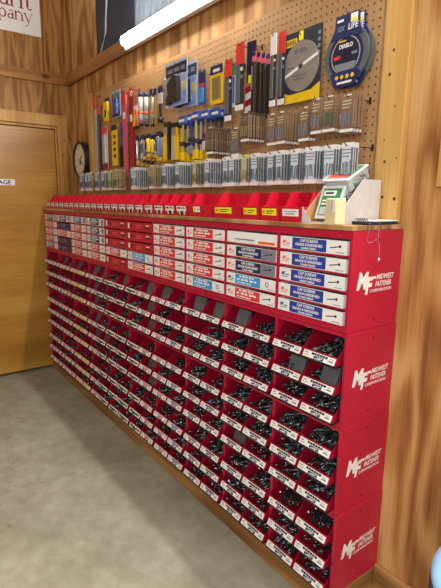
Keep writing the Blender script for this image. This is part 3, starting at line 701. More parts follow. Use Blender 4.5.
# shop sign on the back wall: hand-drawn serif letters
def serif(m, word, y0, z0, xh, X0, k='maroon'):
    st, th = xh * 0.17, xh * 0.055          # thick and thin strokes
    def bar(y, z, yy, zz): m.box(X0, X0 + 0.001, y, yy, z, zz, k)
    def arc(cy, cz, ry, rz, a0, a1, w0, w1):
        n = 12; v = []; f = []
        for i in range(n + 1):
            u = i / n; a = a0 + (a1 - a0) * u; w = (w0 + (w1 - w0) * math.sin(PI * u)) / 2
            for s_ in (-1, 1): v.append((X0 + 0.001, cy + (ry + s_ * w) * math.cos(a), cz + (rz + s_ * w) * math.sin(a)))
        for i in range(n): f.append((2 * i, 2 * i + 1, 2 * i + 3, 2 * i + 2))
        m.add(v, f, k)
    y = y0
    for ch in word:
        if ch in 'nmur':
            n = 2 if ch == 'm' else 1
            wv = xh * 0.72
            if ch == 'u':
                bar(y, z0 + xh * 0.25, y + st, z0 + xh); bar(y - st * .6, z0 + xh - th, y + st, z0 + xh)
                arc(y + wv / 2 + st * .5, z0 + xh * 0.3, wv / 2, xh * 0.27, PI, 2 * PI, th, st)
                bar(y + wv, z0, y + wv + st, z0 + xh); bar(y + wv - st * .6, z0 + xh - th, y + wv + st, z0 + xh); bar(y + wv, z0, y + wv + st * 1.7, z0 + th)
                y += wv + st * 2.3
            elif ch == 'r':
                bar(y, z0, y + st, z0 + xh); bar(y - st * .6, z0, y + st * 1.6, z0 + th); bar(y - st * .6, z0 + xh - th, y + st, z0 + xh)
                arc(y + st + xh * .22, z0 + xh * .68, xh * .24, xh * .26, PI, PI * .2, th, st * .8); y += st * 2 + xh * 0.42
            else:
                bar(y, z0, y + st, z0 + xh); bar(y - st * .6, z0, y + st * 1.6, z0 + th); bar(y - st * .6, z0 + xh - th, y + st, z0 + xh)
                for i in range(n):
                    arc(y + wv / 2 + st * .5, z0 + xh * 0.66, wv / 2, xh * 0.28, PI, 0, th, st * .8)
                    bar(y + wv, z0, y + wv + st, z0 + xh * .7); bar(y + wv - st * .6, z0, y + wv + st * 1.6, z0 + th); y += wv
                y += st * 2.3
        elif ch == 't':
            bar(y + st * .6, z0 + xh * .2, y + st * 1.6, z0 + xh * 1.3); bar(y - st * .1, z0 + xh - th, y + st * 2.9, z0 + xh)
            arc(y + st * 2.1, z0 + xh * .24, st * 1.1, xh * .21, PI, PI * 1.85, th, st * .6); y += st * 4.0
        elif ch in 'aedoc':
            if ch == 'a':
                bar(y + xh * .46, z0 + xh * .1, y + xh * .46 + st, z0 + xh * .72); arc(y + xh * .36, z0 + xh * .72, xh * .2, xh * .24, 0, PI, th, st * .6)
                arc(y + xh * .26, z0 + xh * .28, xh * .24, xh * .25, 0, 2 * PI, th, st * .8); bar(y + xh * .46, z0, y + xh * .46 + st * 1.7, z0 + th * 1.6); y += xh * .46 + st * 2.1
            else:
                arc(y + xh * .38, z0 + xh * .5, xh * .36, xh * .46, 0.35 if ch in 'ec' else 0, PI * 1.8 if ch in 'ec' else 2 * PI, th, st)
                if ch == 'e': bar(y + xh * .04, z0 + xh * .54, y + xh * .74, z0 + xh * .54 + th)
                y += xh * .95
        elif ch == 'p':
            bar(y, z0 - xh * .45, y + st, z0 + xh); bar(y - st * .6, z0 - xh * .45, y + st * 1.6, z0 - xh * .45 + th); bar(y - st * .6, z0 + xh - th, y + st, z0 + xh)
            arc(y + st + xh * .28, z0 + xh * .5, xh * .32, xh * .45, -PI * .85, PI * .85, th, st); y += xh * .8 + st * 1.3
        elif ch == 'y':
            for s_, a, b, w0 in ((1, (0, 1), (.42, .0), st), (2, (.84, 1), (.28, -.42), th)):
                yy0, zz0, yy1, zz1 = y + a[0] * xh, z0 + a[1] * xh, y + b[0] * xh, z0 + b[1] * xh
                m.add([(X0 + 0.001, yy0 - w0 / 2, zz0), (X0 + 0.001, yy0 + w0 / 2, zz0), (X0 + 0.001, yy1 + w0 / 2, zz1), (X0 + 0.001, yy1 - w0 / 2, zz1)], [(0, 1, 2, 3)], k)
            bar(y - st * .8, z0 + xh - th, y + st * 1.2, z0 + xh); bar(y + xh * .84 - st, z0 + xh - th, y + xh * .84 + st, z0 + xh)
            arc(y + xh * .18, z0 - xh * .36, xh * .1, xh * .08, -PI, PI * .1, st * .6, st * .7); y += xh
    return y
t = MB().bev(0.0005, 0.007, -0.98, -0.200, 2.688, 3.08, 'white', 0.001).obj('shop_sign')
tag(t, 'white shop sign with maroon serif lettering, high on the back wall', 'sign')
m = MB()
serif(m, 'rant', -0.555, 2.862, 0.092, 0.0072)
serif(m, 'mpany', -0.612, 2.775, 0.062, 0.0072)
m.obj('lettering', t)

t = MB().bev(-0.0138, -0.011, -0.74, -0.468, 1.562, 1.609, 'white', 0.0008).obj('door_sign')
tag(t, 'small white storage sign stuck on the wooden door', 'sign')
MB().text('STORAGE', 'ink', 0.046, at(-0.0106, -0.604, 1.570, FX), 0, 0.0012, 'CENTER', sx=1.08).obj('lettering', t)

t = empty('wall_clock', (0.285, 0, 1.765), 'round cream wall clock with thick black rim beside the door', 'clock')
def clock():
    n = 40; r = 0.136
    m = MB(); m.disc((0, 0), r, -0.052, -0.0005, 'black', n, None, 0.122); m.disc((0, 0), 0.123, -0.012, -0.0006, 'black', n)
    m.disc((0, 0), r + 0.004, -0.050, -0.040, 'black', n, None, 0.126); m.obj('rim', t)
    f = MB(); f.disc((0, 0), 0.1218, -0.040, -0.0125, 'clockface', n)
    for k in range(12):
        a = k * PI / 6; X = Matrix.Translation((0.100 * math.sin(a), -0.0405, 0.100 * math.cos(a))) @ Matrix.Rotation(a, 4, 'Y')
        f.box(-0.002, 0.002, -0.0006, 0.0006, -0.008, 0.008, 'ink', X)
    f.disc((0, -0.02), 0.018, -0.0408, -0.0401, 'green', 16); f.obj('dial', t)
    for a, l, w_ in ((0.9, 0.055, 0.003), (2.2, 0.078, 0.002)):
        MB().box(-w_, w_, -0.044, -0.042, -0.012, l, 'ink', Matrix.Rotation(a, 4, 'Y')).obj('hand', t)
clock()

# notice frame and paper at the picture's edge, further along the wall
t = empty('notice_frame', (3.368, 0, 1.506), 'pale wooden frame hung on the plywood wall past the racks', 'frame')
m = MB(); W_, h_ = 0.163, 0.42
m.bev(-W_, -W_ + 0.03, -0.018, -0.0005, 0, h_, 'pine', 0.002); m.bev(W_ - 0.03, W_, -0.018, -0.0005, 0, h_, 'pine', 0.002)
m.bev(-W_ + 0.03, W_ - 0.03, -0.018, -0.0005, 0, 0.03, 'pine', 0.002); m.bev(-W_ + 0.03, W_ - 0.03, -0.018, -0.0005, h_ - 0.03, h_, 'pine', 0.002); m.obj('frame_border', t)
MB().box(-W_ + 0.03, W_ - 0.03, -0.006, -0.001, 0.03, h_ - 0.03, 'white').obj('sheet', t)
tag(MB().bev(3.228, 3.40, -0.004, -0.0002, 1.385, 1.435, 'white', 0.0005).obj('paper_notice'), 'white paper notice on the plywood wall below the pale frame', 'notice')

t = empty('round_stool', (3.682, -0.318, 0), 'round stool with pale blue padded seat by the plywood wall', 'stool')
def stool():
    n = 48; rr = 0.20
    m = MB(); v = []; f = []
    prof = [(0.0, 0.615), (rr * 0.7, 0.615), (rr * 0.9, 0.608), (rr * 0.98, 0.595), (rr, 0.580), (rr * 0.985, 0.572)]
    for (r, z) in prof[1:]:
        for k in range(n): v.append((r * math.cos(2 * PI * k / n), r * math.sin(2 * PI * k / n), z))
    for i in range(len(prof) - 2):
        for k in range(n): f.append((i * n + k, i * n + (k + 1) % n, (i + 1) * n + (k + 1) % n, (i + 1) * n + k))
    f.append(list(range(n))); f.append(list(range((len(prof) - 2) * n, (len(prof) - 1) * n))[::-1])
    m.add(v, f, 'paleblue', True); m.obj('seat', t)
    MB().prism([(rr * 1.005 * math.cos(2 * PI * k / n), rr * 1.005 * math.sin(2 * PI * k / n)) for k in range(n)], 'z', 0.535, 0.5715, 'charcoal').obj('seat_band', t)
    for k in range(4):
        a = PI / 4 + k * PI / 2
        MB().tube([(0.11 * math.cos(a), 0.11 * math.sin(a), 0.535), (0.155 * math.cos(a), 0.155 * math.sin(a), 0.0)], 0.011, 'steel', 10).obj('leg', t)
    MB().tube([(0.143 * math.cos(2 * PI * k / 24), 0.143 * math.sin(2 * PI * k / 24), 0.2) for k in range(25)], 0.007, 'steel', 8).obj('foot_ring', t)
stool()

# ================================================================== HANGING GOODS
YB = -0.016
hooks = {}
def hook(x, z, ln, label):
    key = round(ln, 3)
    if key not in hooks:
        m = MB(); m.tube([(0, 0.004, 0.006), (0, -0.004, 0.006), (0, -0.006, 0.0), (0, -ln + 0.006, -0.002), (0, -ln, 0.004), (0, -ln - 0.002, 0.014)], 0.0016, 'wire', 6)
        m.box(-0.004, 0.004, -0.0035, -0.0005, -0.010, 0.012, 'wire')
        hooks[key] = m.mesh('peg_hook')
    o = link('peg_hook', hooks[key], None, (x, YB, z)); tag(o, label, 'hook', 'hooks in the pegboard'); return o

def bagcard(style, w_, h_):
    """returns meshes: card, hardware, film ; origin at the hang hole, card hanging down, front faces -Y"""
    card = MB(); a = w_ / 2; z1 = 0.008; z0 = z1 - h_
    ck, tk, pk, hdr = {'white': ('white', 'grey', 'zinc', 'white'), 'clear': ('white', 'grey', 'zinc', 'grey'), 'yellow': ('cream', 'tan', 'khaki', 'ylabel'), 'tan': ('tan', 'grey', 'zinc', 'white'),
                       'kraft': ('kraft', 'cream', 'grey', 'white'), 'kgreen': ('kraft', 'cream', 'dgreen', 'white'), 'dark': ('dkraft', 'kraft', 'khaki', 'white')}[style]
    card.box(-a, a, -0.0006, 0.0006, z0, z1, ck)
    card.box(-a * 0.96, a * 0.96, -0.0011, -0.0006, z0 + 0.001, z0 + h_ * 0.085, 'white')
    card.box(-a * 0.5, a * 0.5, -0.0012, -0.0006, z1 - h_ * 0.045, z1 - 0.001, hdr)
    for j in range(3):
        card.box(-a * 0.78, a * (0.55 - 0.2 * (j == 2)), -0.0010, -0.0006, z1 - h_ * (0.16 + 0.085 * j) - h_ * 0.028, z1 - h_ * (0.16 + 0.085 * j), tk)
    hw = MB(); rr = random.Random(style + str(w_))
    for j in range(5):
        x = (-0.80 + 0.40 * j) * a
        zt = z1 - h_ * (0.46 + 0.05 * rr.random()); zb = z0 + h_ * (0.14 + 0.08 * rr.random())
        tilt = rr.uniform(-0.006, 0.006)
        hw.tube([(x, -0.0036, zb), (x + tilt, -0.0036, zt)], 0.0024, pk, 6); hw.tube([(x + tilt, -0.0036, zt - 0.003), (x + tilt, -0.0036, zt)], 0.0034, pk, 6)
    for sx in (-1, 1): hw.box(sx * a * 0.93 - 0.0013, sx * a * 0.93 + 0.0013, -0.0085, -0.0012, z0 + h_ * 0.13, z1 - h_ * 0.13, 'dkraft' if style in ('kraft', 'kgreen', 'dark') else 'zinc' if style != 'tan' else 'khaki')  # dark edge bars: bulging hardware plus the shade between stacked cards, added as colour
    fl = MB(); fl.prism([(-0.0105, z0 + h_ * 0.12), (-0.0095, z1 - h_ * 0.30), (-0.0012, z1 - h_ * 0.11), (-0.0012, z0 + h_ * 0.1)], 'x', -a * 0.92, a * 0.92, 'film')
    return card.mesh('card'), hw.mesh('hardware'), fl.mesh('pouch')
BC = {}
def cards(row, rowname, idx, xl, w_, n, style, h_, ztop, yfront, cat='hardware card', step=0.0135):
    key = (style, round(w_, 3), round(h_, 3))
    if key not in BC: BC[key] = bagcard(*key)
    cm, hm, fm = BC[key]
    xc = xl + w_ / 2; zh = ztop - 0.008
    hook(xc, zh + 0.0005, -yfront + YB + 0.014, 'wire hook holding cards, %s hook along %s from the door end' % (ORD[idx], rowname))
    sw = {'white': 'white bagged', 'clear': 'clear bagged', 'yellow': 'yellowish bagged', 'tan': 'tan bagged', 'kraft': 'brown-backed', 'kgreen': 'brown-backed', 'dark': 'dark brown-backed'}[style]
    for k in range(n):
        dx = 0.003 * math.sin(idx * 2.1 + k * 1.3)
        o = link('hardware_card', cm, None, (xc + dx * 0.5, yfront + k * step, zh))
        o.rotation_euler = (0, 0, 0.03 * math.sin(k * 2.3 + idx))
        pos = 'front card' if k == 0 else ORD[k] + ' card back'
        tag(o, '%s hardware pack, %s on %s hook along %s' % (sw, pos, ORD[idx], rowname), cat, 'hardware packs on ' + rowname)
        link('hardware', hm, o); link('pouch', fm, o)
rowC = [(.563, .072, 1, 'clear'), (.645, .072, 1, 'clear'), (.722, .072, 1, 'clear'), (.83, .072, 1, 'clear'), (.951, .078, 2, 'clear'), (1.05, .078, 1, 'yellow'), (1.15, .066, 5, 'tan'),
        (1.386, .085, 6, 'white'), (1.62, .06, 5, 'tan'), (1.756, .06, 6, 'white'), (1.898, .06, 6, 'white'), (2.048, .055, 5, 'yellow'), (2.157, .057, 6, 'white'), (2.29, .05, 2, 'white'),
        (2.345, .05, 3, 'white'), (2.420, .05, 2, 'yellow'), (2.488, .053, 6, 'white'), (2.580, .052, 2, 'white'), (2.634, .05, 4, 'white'), (2.705, .054, 3, 'white'), (2.787, .06, 4, 'white'), (2.866, .057, 4, 'white'), (2.944, .052, 3, 'white')]
for i, (xl, w_, n, st) in enumerate(rowC):
    cards('C', 'the lowest row', i, xl, w_ * 0.93, n, st, .125, 1.646, -.150 + (0.006 if i % 2 else 0))
rowB = [(2.149, .055, 8, 'dark'), (2.325, .058, 2, 'kraft'), (2.400, .055, 7, 'dark'), (2.556, .052, 1, 'kraft'), (2.612, .052, 7, 'kraft'), (2.726, .056, 3, 'kraft'), (2.788, .05, 2, 'kraft'), (2.833, .058, 5, 'kgreen'), (2.918, .055, 4, 'kraft')]
for i, (xl, w_, n, st) in enumerate(rowB):
    zt = (1.786, 1.765, 1.818, 1.79, 1.79, 1.79, 1.808, 1.810, 1.80)[i]
    cards('B', 'the brown card row', i, xl, w_, n, st, .118, zt, -.132 + (0.006 if i % 2 else 0))

# ---- single tools and packs. local origin = hang point (top centre), y = 0 card plane
def pack(name, label, cat, x, zt, y, hooklabel=True, group=None):
    o = empty(name, (x, y, zt), label, cat, group)
    if hooklabel: hook(x, zt - 0.006, -(y - YB) + 0.012, 'wire hook holding the ' + ' '.join(label.split(',')[0].split()[:8]))
    return o
def plate(t, nm, w_, z0, z1, k, y0=-0.001, y1=0.001, cx=0, r=0):
    m = MB()
    (m.bev(cx - w_ / 2, cx + w_ / 2, y0, y1, z0, z1, k, r) if r else m.box(cx - w_ / 2, cx + w_ / 2, y0, y1, z0, z1, k))
    return m.obj(nm, t)

# A two straight edges with red tops
t = pack('straight_edge', 'long silver straight edge with red tip, hung nearest the clock', 'ruler', .665, 2.185, -.06)
plate(t, 'blade', .04, -.52, -.10, 'steel', -.003, .003); plate(t, 'hang_tab', .03, -.10, .005, 'redprint', -.002, .002)
t = pack('straight_edge', 'long black straight edge hung behind the silver one', 'ruler', .712, 2.105, -.05)
plate(t, 'blade', .04, -.44, -.06, 'black', -.004, .004); plate(t, 'hang_tab', .03, -.06, .005, 'redprint', -.002, .002)
# B white package
t = pack('long_package', 'long white package with red header and dark red foot', 'package', .893, 1.94, -.09)
plate(t, 'card', .09, -.28, .0, 'whitep', -.001, .001); plate(t, 'header', .088, -.045, -.004, 'redprint', -.003, -.001); plate(t, 'tool', .05, -.235, -.05, 'steel', -.012, -.0011, r=.004); plate(t, 'foot_panel', .088, -.28, -.24, 'maroon', -.004, -.0011)
# C yellow utility knife
t = pack('yellow_knife', 'yellow knife with black grip under purple header, near top row start', 'knife', .952, 2.107, -.09)
plate(t, 'header', .07, -.02, .004, 'dnavy')
m = MB().prism([(-.032, -.022), (.030, -.022), (.034, -.075), (.018, -.105), (.028, -.143), (-.016, -.143), (-.034, -.09)], 'y', -.016, -.0011, 'yellow'); m.obj('handle', t)
plate(t, 'grip', .022, -.115, -.075, 'black', -.019, -.0161, .004)
# D blue blister
t = pack('blister_pack', 'blue blister pack with clear shell above yellow package', 'package', 1.092, 2.128, -.09)
plate(t, 'card', .125, -.155, .005, 'icecard'); plate(t, 'backing', .11, -.15, -.01, 'navy', -.0022, -.0011, -.004); plate(t, 'tool', .06, -.14, -.05, 'bluepl', -.02, -.0023, .01, .008); plate(t, 'header', .09, -.04, -.012, 'grey', -.003, -.0023); plate(t, 'shell', .105, -.148, -.046, 'shell', -.024, -.0012, r=.006)
# E yellow and grey-blue lower
t = pack('long_package', 'long yellow package with black print, beside grey-blue tool', 'package', 1.05, 1.93, -.09)
plate(t, 'card', .085, -.25, .005, 'yellow'); plate(t, 'header', .084, -.03, .003, 'black', -.003, -.0011)
m = MB()
for j in range(4): m.box(-.012, .016, -.003, -.0011, -.20 + j * .04, -.18 + j * .04, 'ink')
m.obj('lettering', t)
t = pack('hand_tool', 'grey-blue tool with black handle hanging beside yellow package', 'tool', 1.10, 1.94, -.055)
plate(t, 'blade', .05, -.14, .005, 'bluepl', -.006, .002); plate(t, 'handle', .055, -.268, -.14, 'black', -.012, .003, r=.005)
# F two long red packs
t = pack('long_red_tool', 'long pinkish-red flat tool with white label, thinner of two', 'tool', 1.172, 2.115, -.07)
plate(t, 'blade', .052, -.505, -.02, 'pinkpl', -.006, .002); plate(t, 'hang_tab', .052, -.075, .006, 'redprint', -.0075, -.006); plate(t, 'label', .03, -.16, -.12, 'white', -.0075, -.006)
t = pack('long_red_tool', 'long deep red flat tool with red round header, wider of two', 'tool', 1.27, 2.118, -.07)
plate(t, 'blade', .06, -.512, -.05, 'redpl', -.006, .002); m = MB(); m.disc((0, -.03), .036, -.004, -.002, 'redprint', 24); m.disc((.004, -.03), .016, -.0045, -.004, 'white', 16, None, .009); m.obj('header', t); plate(t, 'label', .03, -.19, -.15, 'white', -.0075, -.006)
# G orange cutters
t = pack('orange_cutter', 'orange and yellow cutter card between red tool and white tubes', 'tool', 1.352, 2.005, -.08)
plate(t, 'card', .075, -.03, .005, 'white')
m = MB(); m.prism([(-.008, -.02), (.002, -.02), (-.018, -.115), (-.034, -.115)], 'y', -.012, -.002, 'yellow'); m.prism([(0, -.02), (.010, -.02), (.034, -.115), (.018, -.115)], 'y', -.012, -.002, 'orange'); m.obj('handle', t)
plate(t, 'cap', .06, -.13, -.115, 'black', -.012, 0)
# H three tubes
for k, (x, y, nm) in enumerate(((1.442, -.1, 'front'), (1.462, -.075, 'middle'), (1.482, -.05, 'rear'))):
    t = pack('caulk_tube', 'white tube with navy cap and orange band, %s of three' % nm, 'tube', x, 2.055, y, k == 0, 'three white tubes')
    MB().tube([(0, 0, -.098), (0, 0, -.018)], .0125, 'whitep', 12).obj('barrel', t); MB().tube([(0, 0, -.018), (0, 0, .006)], .014, 'navy', 12).obj('cap', t)
    MB().tube([(0, 0, -.112), (0, 0, -.098)], .0128, 'orange', 12).obj('band', t); MB().tube([(0, 0, -.160), (0, 0, -.112)], .0122, 'grey', 12).obj('sleeve', t); MB().tube([(0, 0, -.176), (0, 0, -.160)], .013, 'black', 12).obj('tip', t)
# I flat bits
for k, x in enumerate((1.530, 1.556, 1.582)):
    t = pack('spade_bit', 'brassy flat drill bit on navy header, %s of three from door end' % ORD[k], 'drill bit', x, 2.062, -.08 + .012 * k, k == 0, 'brassy flat bits')
    plate(t, 'header', .03, -.03, .006, 'navy'); plate(t, 'shaft', .011, -.15, -.03, 'khaki', -.005, .003); plate(t, 'blade', .024, -.185, -.15, 'khaki', -.003, .001)
t = pack('spade_bit', 'pale packed drill bit with round black tip beside flat bits', 'drill bit', 1.622, 2.062, -.07)
plate(t, 'header', .045, -.03, .006, 'navy'); plate(t, 'sleeve', .042, -.085, -.03, 'whitep', -.006, 0); plate(t, 'shaft', .022, -.16, -.085, 'charcoal', -.006, 0); MB().tube([(0, -.003, -.182), (0, -.003, -.158)], .016, 'black', 12).obj('tip', t)
# J two clamshells with a bag
for k in range(2):
    t = pack('clamshell_pack', 'large blue clamshell with black pouch, %s of two' % ('front' if k == 0 else 'rear'), 'package', 1.842 + .012 * k, 2.135 - .006 * k, -.105 + .05 * k, k == 0, 'blue clamshell packs')
    plate(t, 'card', .205, -.205, .005, 'icecard', -.001, .001)
    m = MB().box(-.098, .098, -.003, -.0011, -.062, -.008, 'dnavy')
    for (a, b) in ((-.08, -.03), (-.015, .035), (.05, .085)): m.box(a, b, -.0036, -.003, -.045, -.025, 'grey')
    m.obj('header', t)
    m = MB().prism([(-.040, -.175), (-.055, -.10), (-.01, -.072), (.035, -.072), (.045, -.18), (-.02, -.188)], 'y', -.026, -.0012, 'black'); m.prism([(-.075, -.195), (-.07, -.15), (-.045, -.15), (-.042, -.195)], 'y', -.02, -.0012, 'black'); m.obj('pouch', t)
    plate(t, 'price_label', .03, -.14, -.095, 'yellow', -.003, -.0011, .075)
    plate(t, 'shell', .19, -.198, -.066, 'shell', -.032, -.0012, r=.008)
# K small blue
t = pack('blade_pack', 'small blue blade pack hanging left alone, next to clamshells', 'package', 2.022, 2.062, -.07)
t['label'] = 'small narrow blue pack between blue clamshell and yellow pack'
plate(t, 'card', .058, -.15, .004, 'bluepl'); plate(t, 'header', .056, -.05, -.004, 'navy', -.003, -.0011); plate(t, 'emblem', .03, -.068, -.052, 'redprint', -.003, -.0011); plate(t, 'tool', .036, -.14, -.075, 'lblue', -.008, -.0011, r=.003)
# L yellow sandpaper pack
t = pack('bit_pack', 'yellow pack with tan strips and navy header', 'package', 2.139, 2.064, -.07)
plate(t, 'card', .098, -.165, .004, 'yellow'); plate(t, 'header', .096, -.036, .002, 'navy', -.0025, -.0011)
m = MB()
for j in range(5): m.box(-.03 + j * .014, -.02 + j * .014, -.006, -.0011, -.145, -.05, 'khaki')
m.obj('strips', t); plate(t, 'lettering', .05, -.0265, -.014, 'white', -.003, -.0025)
# M.. Q blades
def blade_pack(label, x, zt, y, h_, w_, head, tipw=True, body='charcoal', hk=True, hh=.065):
    t = pack('saw_blade_pack', label, 'saw blades', x, zt, y, hk)
    plate(t, 'card', w_, -h_, .004, body); plate(t, 'header', w_ * .98, -hh, .002, head, -.0025, -.0011)
    plate(t, 'blade', w_ * .45, -h_ + .03, -hh - .004, 'dgrey', -.005, -.0011, -w_ * .18)
    if tipw: plate(t, 'price_strip', w_ * .96, -h_, -h_ + .022, 'white', -.003, -.0011)
    m = MB(); m.disc((w_ * .22, -hh - .02), w_ * .14, -.003, -.0011, 'white', 14); m.disc((w_ * .22, -hh - .05), w_ * .14, -.003, -.0011, 'grey', 14); m.obj('lettering', t)
    return t
blade_pack('long black saw blade pack with red header beside yellow pack', 2.242, 2.06, -.08, .25, .05, 'redprint')
for k in range(2):
    t = pack('hacksaw_blade', 'slim white and teal blade pack, %s of two' % ('front' if k == 0 else 'rear'), 'saw blades', 2.275 + .018 * k, 2.045, -.075 + .02 * k, k == 0, 'slim white blade packs')
    plate(t, 'card', .022, -.18, .004, 'whitep'); plate(t, 'header', .021, -.05, .002, 'green', -.0025, -.0011); plate(t, 'blade', .010, -.165, -.055, 'bluepl', -.004, -.0011)
blade_pack('tall saw blade pack with broad red header beside striped saw sleeve', 2.345, 2.10, -.10, .262, .056, 'redprint', hh=.08)
t = pack('striped_saw', 'navy pack holding tool with red and white striped sleeve', 'saw', 2.388, 2.098, -.075)
plate(t, 'card', .055, -.15, .006, 'dnavy'); plate(t, 'price_label', .02, -.155, -.125, 'ylabel', -.006, -.0011)
m = MB()
for j, k in enumerate(('redpl', 'whitep', 'redpl', 'whitep')):
    z = -.165 - .026 * j
    m.prism([(-.021, z - .034), (.021, z - .026), (.021, z), (-.021, z - .008)], 'y', -.012, .0, k)
m.obj('sleeve', t)
for k in range(4):
    t = pack('black_chisel', 'slim black tool with pink header, %s of four along one hook' % ORD[k], 'tool', 2.452 + .004 * k, 2.04, -.115 + .022 * k, k == 0, 'slim black tools')
    plate(t, 'header', .022, -.035, .004, 'pink'); plate(t, 'lettering', .021, -.014, .003, 'navy', -.0022, -.0011); plate(t, 'shaft', .018, -.225, -.035, 'black', -.006, .004, r=.002)
    if k == 0: plate(t, 'blade', .006, -.14, -.05, 'steel', -.0075, -.0061, -.004)
blade_pack('black saw blade pack with white header edge, front one of two', 2.545, 2.087, -.095, .262, .034, 'white', hh=.075)
blade_pack('black saw blade pack with red header, behind white-edged one', 2.568, 2.092, -.072, .262, .036, 'redprint', hk=False, hh=.075)

# S circular saw blade on charcoal card
t = pack('saw_blade_card', 'round steel saw blade on charcoal card with yellow base', 'saw blade', 2.655, 2.070, -.06)
plate(t, 'card', .204, -.242, .01, 'charcoal')
m = MB().prism([(-.101, -.241), (.101, -.241), (.101, -.185), (.06, -.205), (-.05, -.21), (-.101, -.192)], 'y', -.0022, -.0011, 'yellow'); m.obj('base_print', t)
m = MB(); m.box(-.09, -.02, -.0022, -.0011, -.038, -.012, 'yellow'); m.text('IRWIN', 'charcoal', .026, at(-.055, -.0024, -.034, FY), 0, .0004, 'CENTER', sx=.8)
m.obj('lettering', t)
for j in range(4): MB().disc((.089, -.02 - .022 * j), .007, -.0022, -.0011, 'grey', 12).obj('emblem', t)
pts = []
for k in range(72):
    a = 2 * PI * k / 72; r = .089 if k % 2 else .0872; pts.append((.006 + r * math.cos(a), -.116 + r * math.sin(a)))
m = MB().prism(pts, 'y', -.0055, -.0025, 'blade'); b = m.obj('blade', t)
m = MB(); X = Matrix.Translation((.006, -.0057, -.116)) @ Matrix.Rotation(-0.32, 4, 'Y')
m.box(.015, .086, -.0004, 0, -.005, .005, 'white', X); m.box(-.086, -.015, -.0004, 0, -.005, .005, 'white', X); m.disc((.006, -.116), .008, -.0063, -.0056, 'charcoal', 16)
m.text('IRWIN', 'dgrey', .024, at(.004, -.0058, -.070, FY), 0, .0003, 'CENTER')
for (a, b_, z) in ((-.03, .035, -.150), (-.02, .025, -.162), (-.06, -.025, -.118)): m.box(a, b_, -.0060, -.0055, z, z + .005, 'dgrey')
m.obj('blade_print', b)
plate(t, 'price_label', .02, -.025, .006, 'ylabel', -.003, -.0011, .0)

# T navy and grey blade pack, a stack of two
for k in range(2):
    t = pack('saw_blade_pack', 'round navy and grey saw blade pack, %s of two by the pine board' % ('front' if k == 0 else 'rear'), 'saw blade', 2.864 + .010 * k, 2.082, -.055 + .018 * k, k == 0, 'round navy blade packs')
    c = (0, -.135)
    MB().disc(c, .092, -.004, .002, 'dgrey', 48, None, .062).obj('card_ring', t)
    m = MB(); m.disc(c, .072, -.0052, -.0041, 'navy', 40); m.disc(c, .060, -.0058, -.0053, 'tan', 40, None, .057); m.disc(c, .055, -.0057, -.0053, 'dnavy', 36)
    m.prism([(-.046, -.160), (.046, -.160), (.033, -.184), (-.033, -.184)], 'y', -.0064, -.0058, 'grey'); m.disc(c, .012, -.0066, -.0058, 'black', 20)
    m.text('DIABLO', 'white', .019, at(0, -.0062, -.112, FY), .1, .0005, 'CENTER', sx=.85); m.box(-.03, .0, -.0064, -.0058, -.092, -.087, 'yellow')
    m.box(-.048, -.022, -.0064, -.0058, -.144, -.133, 'redprint'); m.box(.026, .048, -.0064, -.0058, -.138, -.130, 'grey')
    m.obj('face_print', t)
    m = MB().prism([(-.046, -.008), (.050, -.008), (.052, -.048), (.068, -.080), (-.068, -.080), (-.050, -.048)], 'y', -.0075, -.0042, 'navy')
    m.text('LIFE', 'white', .026, at(.026, -.0078, -.058, FY), .1, .0006, 'CENTER', sx=.9); m.text('10X', 'grey', .024, at(-.026, -.0078, -.058, FY), .1, .0004, 'CENTER', sx=.8)
    m.box(-.040, -.014, -.008, -.0075, -.028, -.020, 'white'); m.box(.016, .044, -.008, -.0075, -.038, -.012, 'white'); m.box(.020, .040, -.0084, -.008, -.036, -.026, 'ylabel'); m.obj('header', t)
    m = MB().prism([(-.060, -.190), (-.02, -.184), (.050, -.184), (.066, -.196), (.042, -.236), (-.040, -.236)], 'y', -.0085, -.0042, 'navy')
    for j in range(4): m.disc((-.030 + .022 * j, -.204), .007, -.0092, -.0085, 'yellow', 12)
    m.box(-.028, .034, -.0092, -.0085, -.226, -.219, 'white'); m.obj('foot_panel', t)

# ---- marker / screwdriver row
def deep(fn):
    def run(label, *a, n=3, **kw):
        t = fn(label, *a, **kw)
        for j in range(1, n):
            c = copy_tree(t); c.location.y += 0.026 * j if n < 4 else 0.018 * j; c.location.z -= 0.003 * j; c.location.x += 0.004 * j
            h, *rest = label.split(', '); c['label'] = h + (', one behind, ' if j == 1 else ', two behind, ') + ', '.join(rest) if rest else h
        return t
    return run
@deep
def screwdriver(label, x, zt, y, h_, w_, k, cap='dnavy', group='yellow and grey hand tools', foot='black', nm='screwdriver'):
    t = pack(nm, label, 'tool', x, zt, y, True, group)
    plate(t, 'header', w_ * .95, -.022, .006, cap, -.006, .001)
    MB().tube([(0, -.004, -h_ * .80), (0, -.004, -h_ * .76), (0, -.004, -h_ * .42), (0, -.004, -.026), (0, -.004, -.02)], .01, k, 10, None, [w_ * .22, w_ * .27, w_ * .30, w_ * .27, w_ * .2]).obj('handle', t)
    MB().tube([(0, -.004, -h_ * .94), (0, -.004, -h_ * .80)], .0032, 'steel', 8).obj('shaft', t)
    plate(t, 'foot_card', w_ * .9, -h_, -h_ * .86, foot, -.003, .001)
    plate(t, 'stripe', w_ * .2, -h_ * .66, -.04, 'ink', -.004 - w_ * .33, -.004 - w_ * .26)
    return t
screwdriver('silver screwdriver with black stripe, just past the deep red tool', 1.394, 1.822, -.10, .158, .036, 'steel', foot='yellow')
screwdriver('pale green screwdriver, second past the deep red tool', 1.437, 1.826, -.085, .15, .036, 'tan')
screwdriver('grey screwdriver with yellow foot, third past the deep red tool', 1.481, 1.815, -.10, .125, .036, 'grey', foot='yellow')
screwdriver('stubby yellow screwdriver, fourth past the deep red tool', 1.535, 1.82, -.10, .118, .054, 'yellow', foot='yellow')
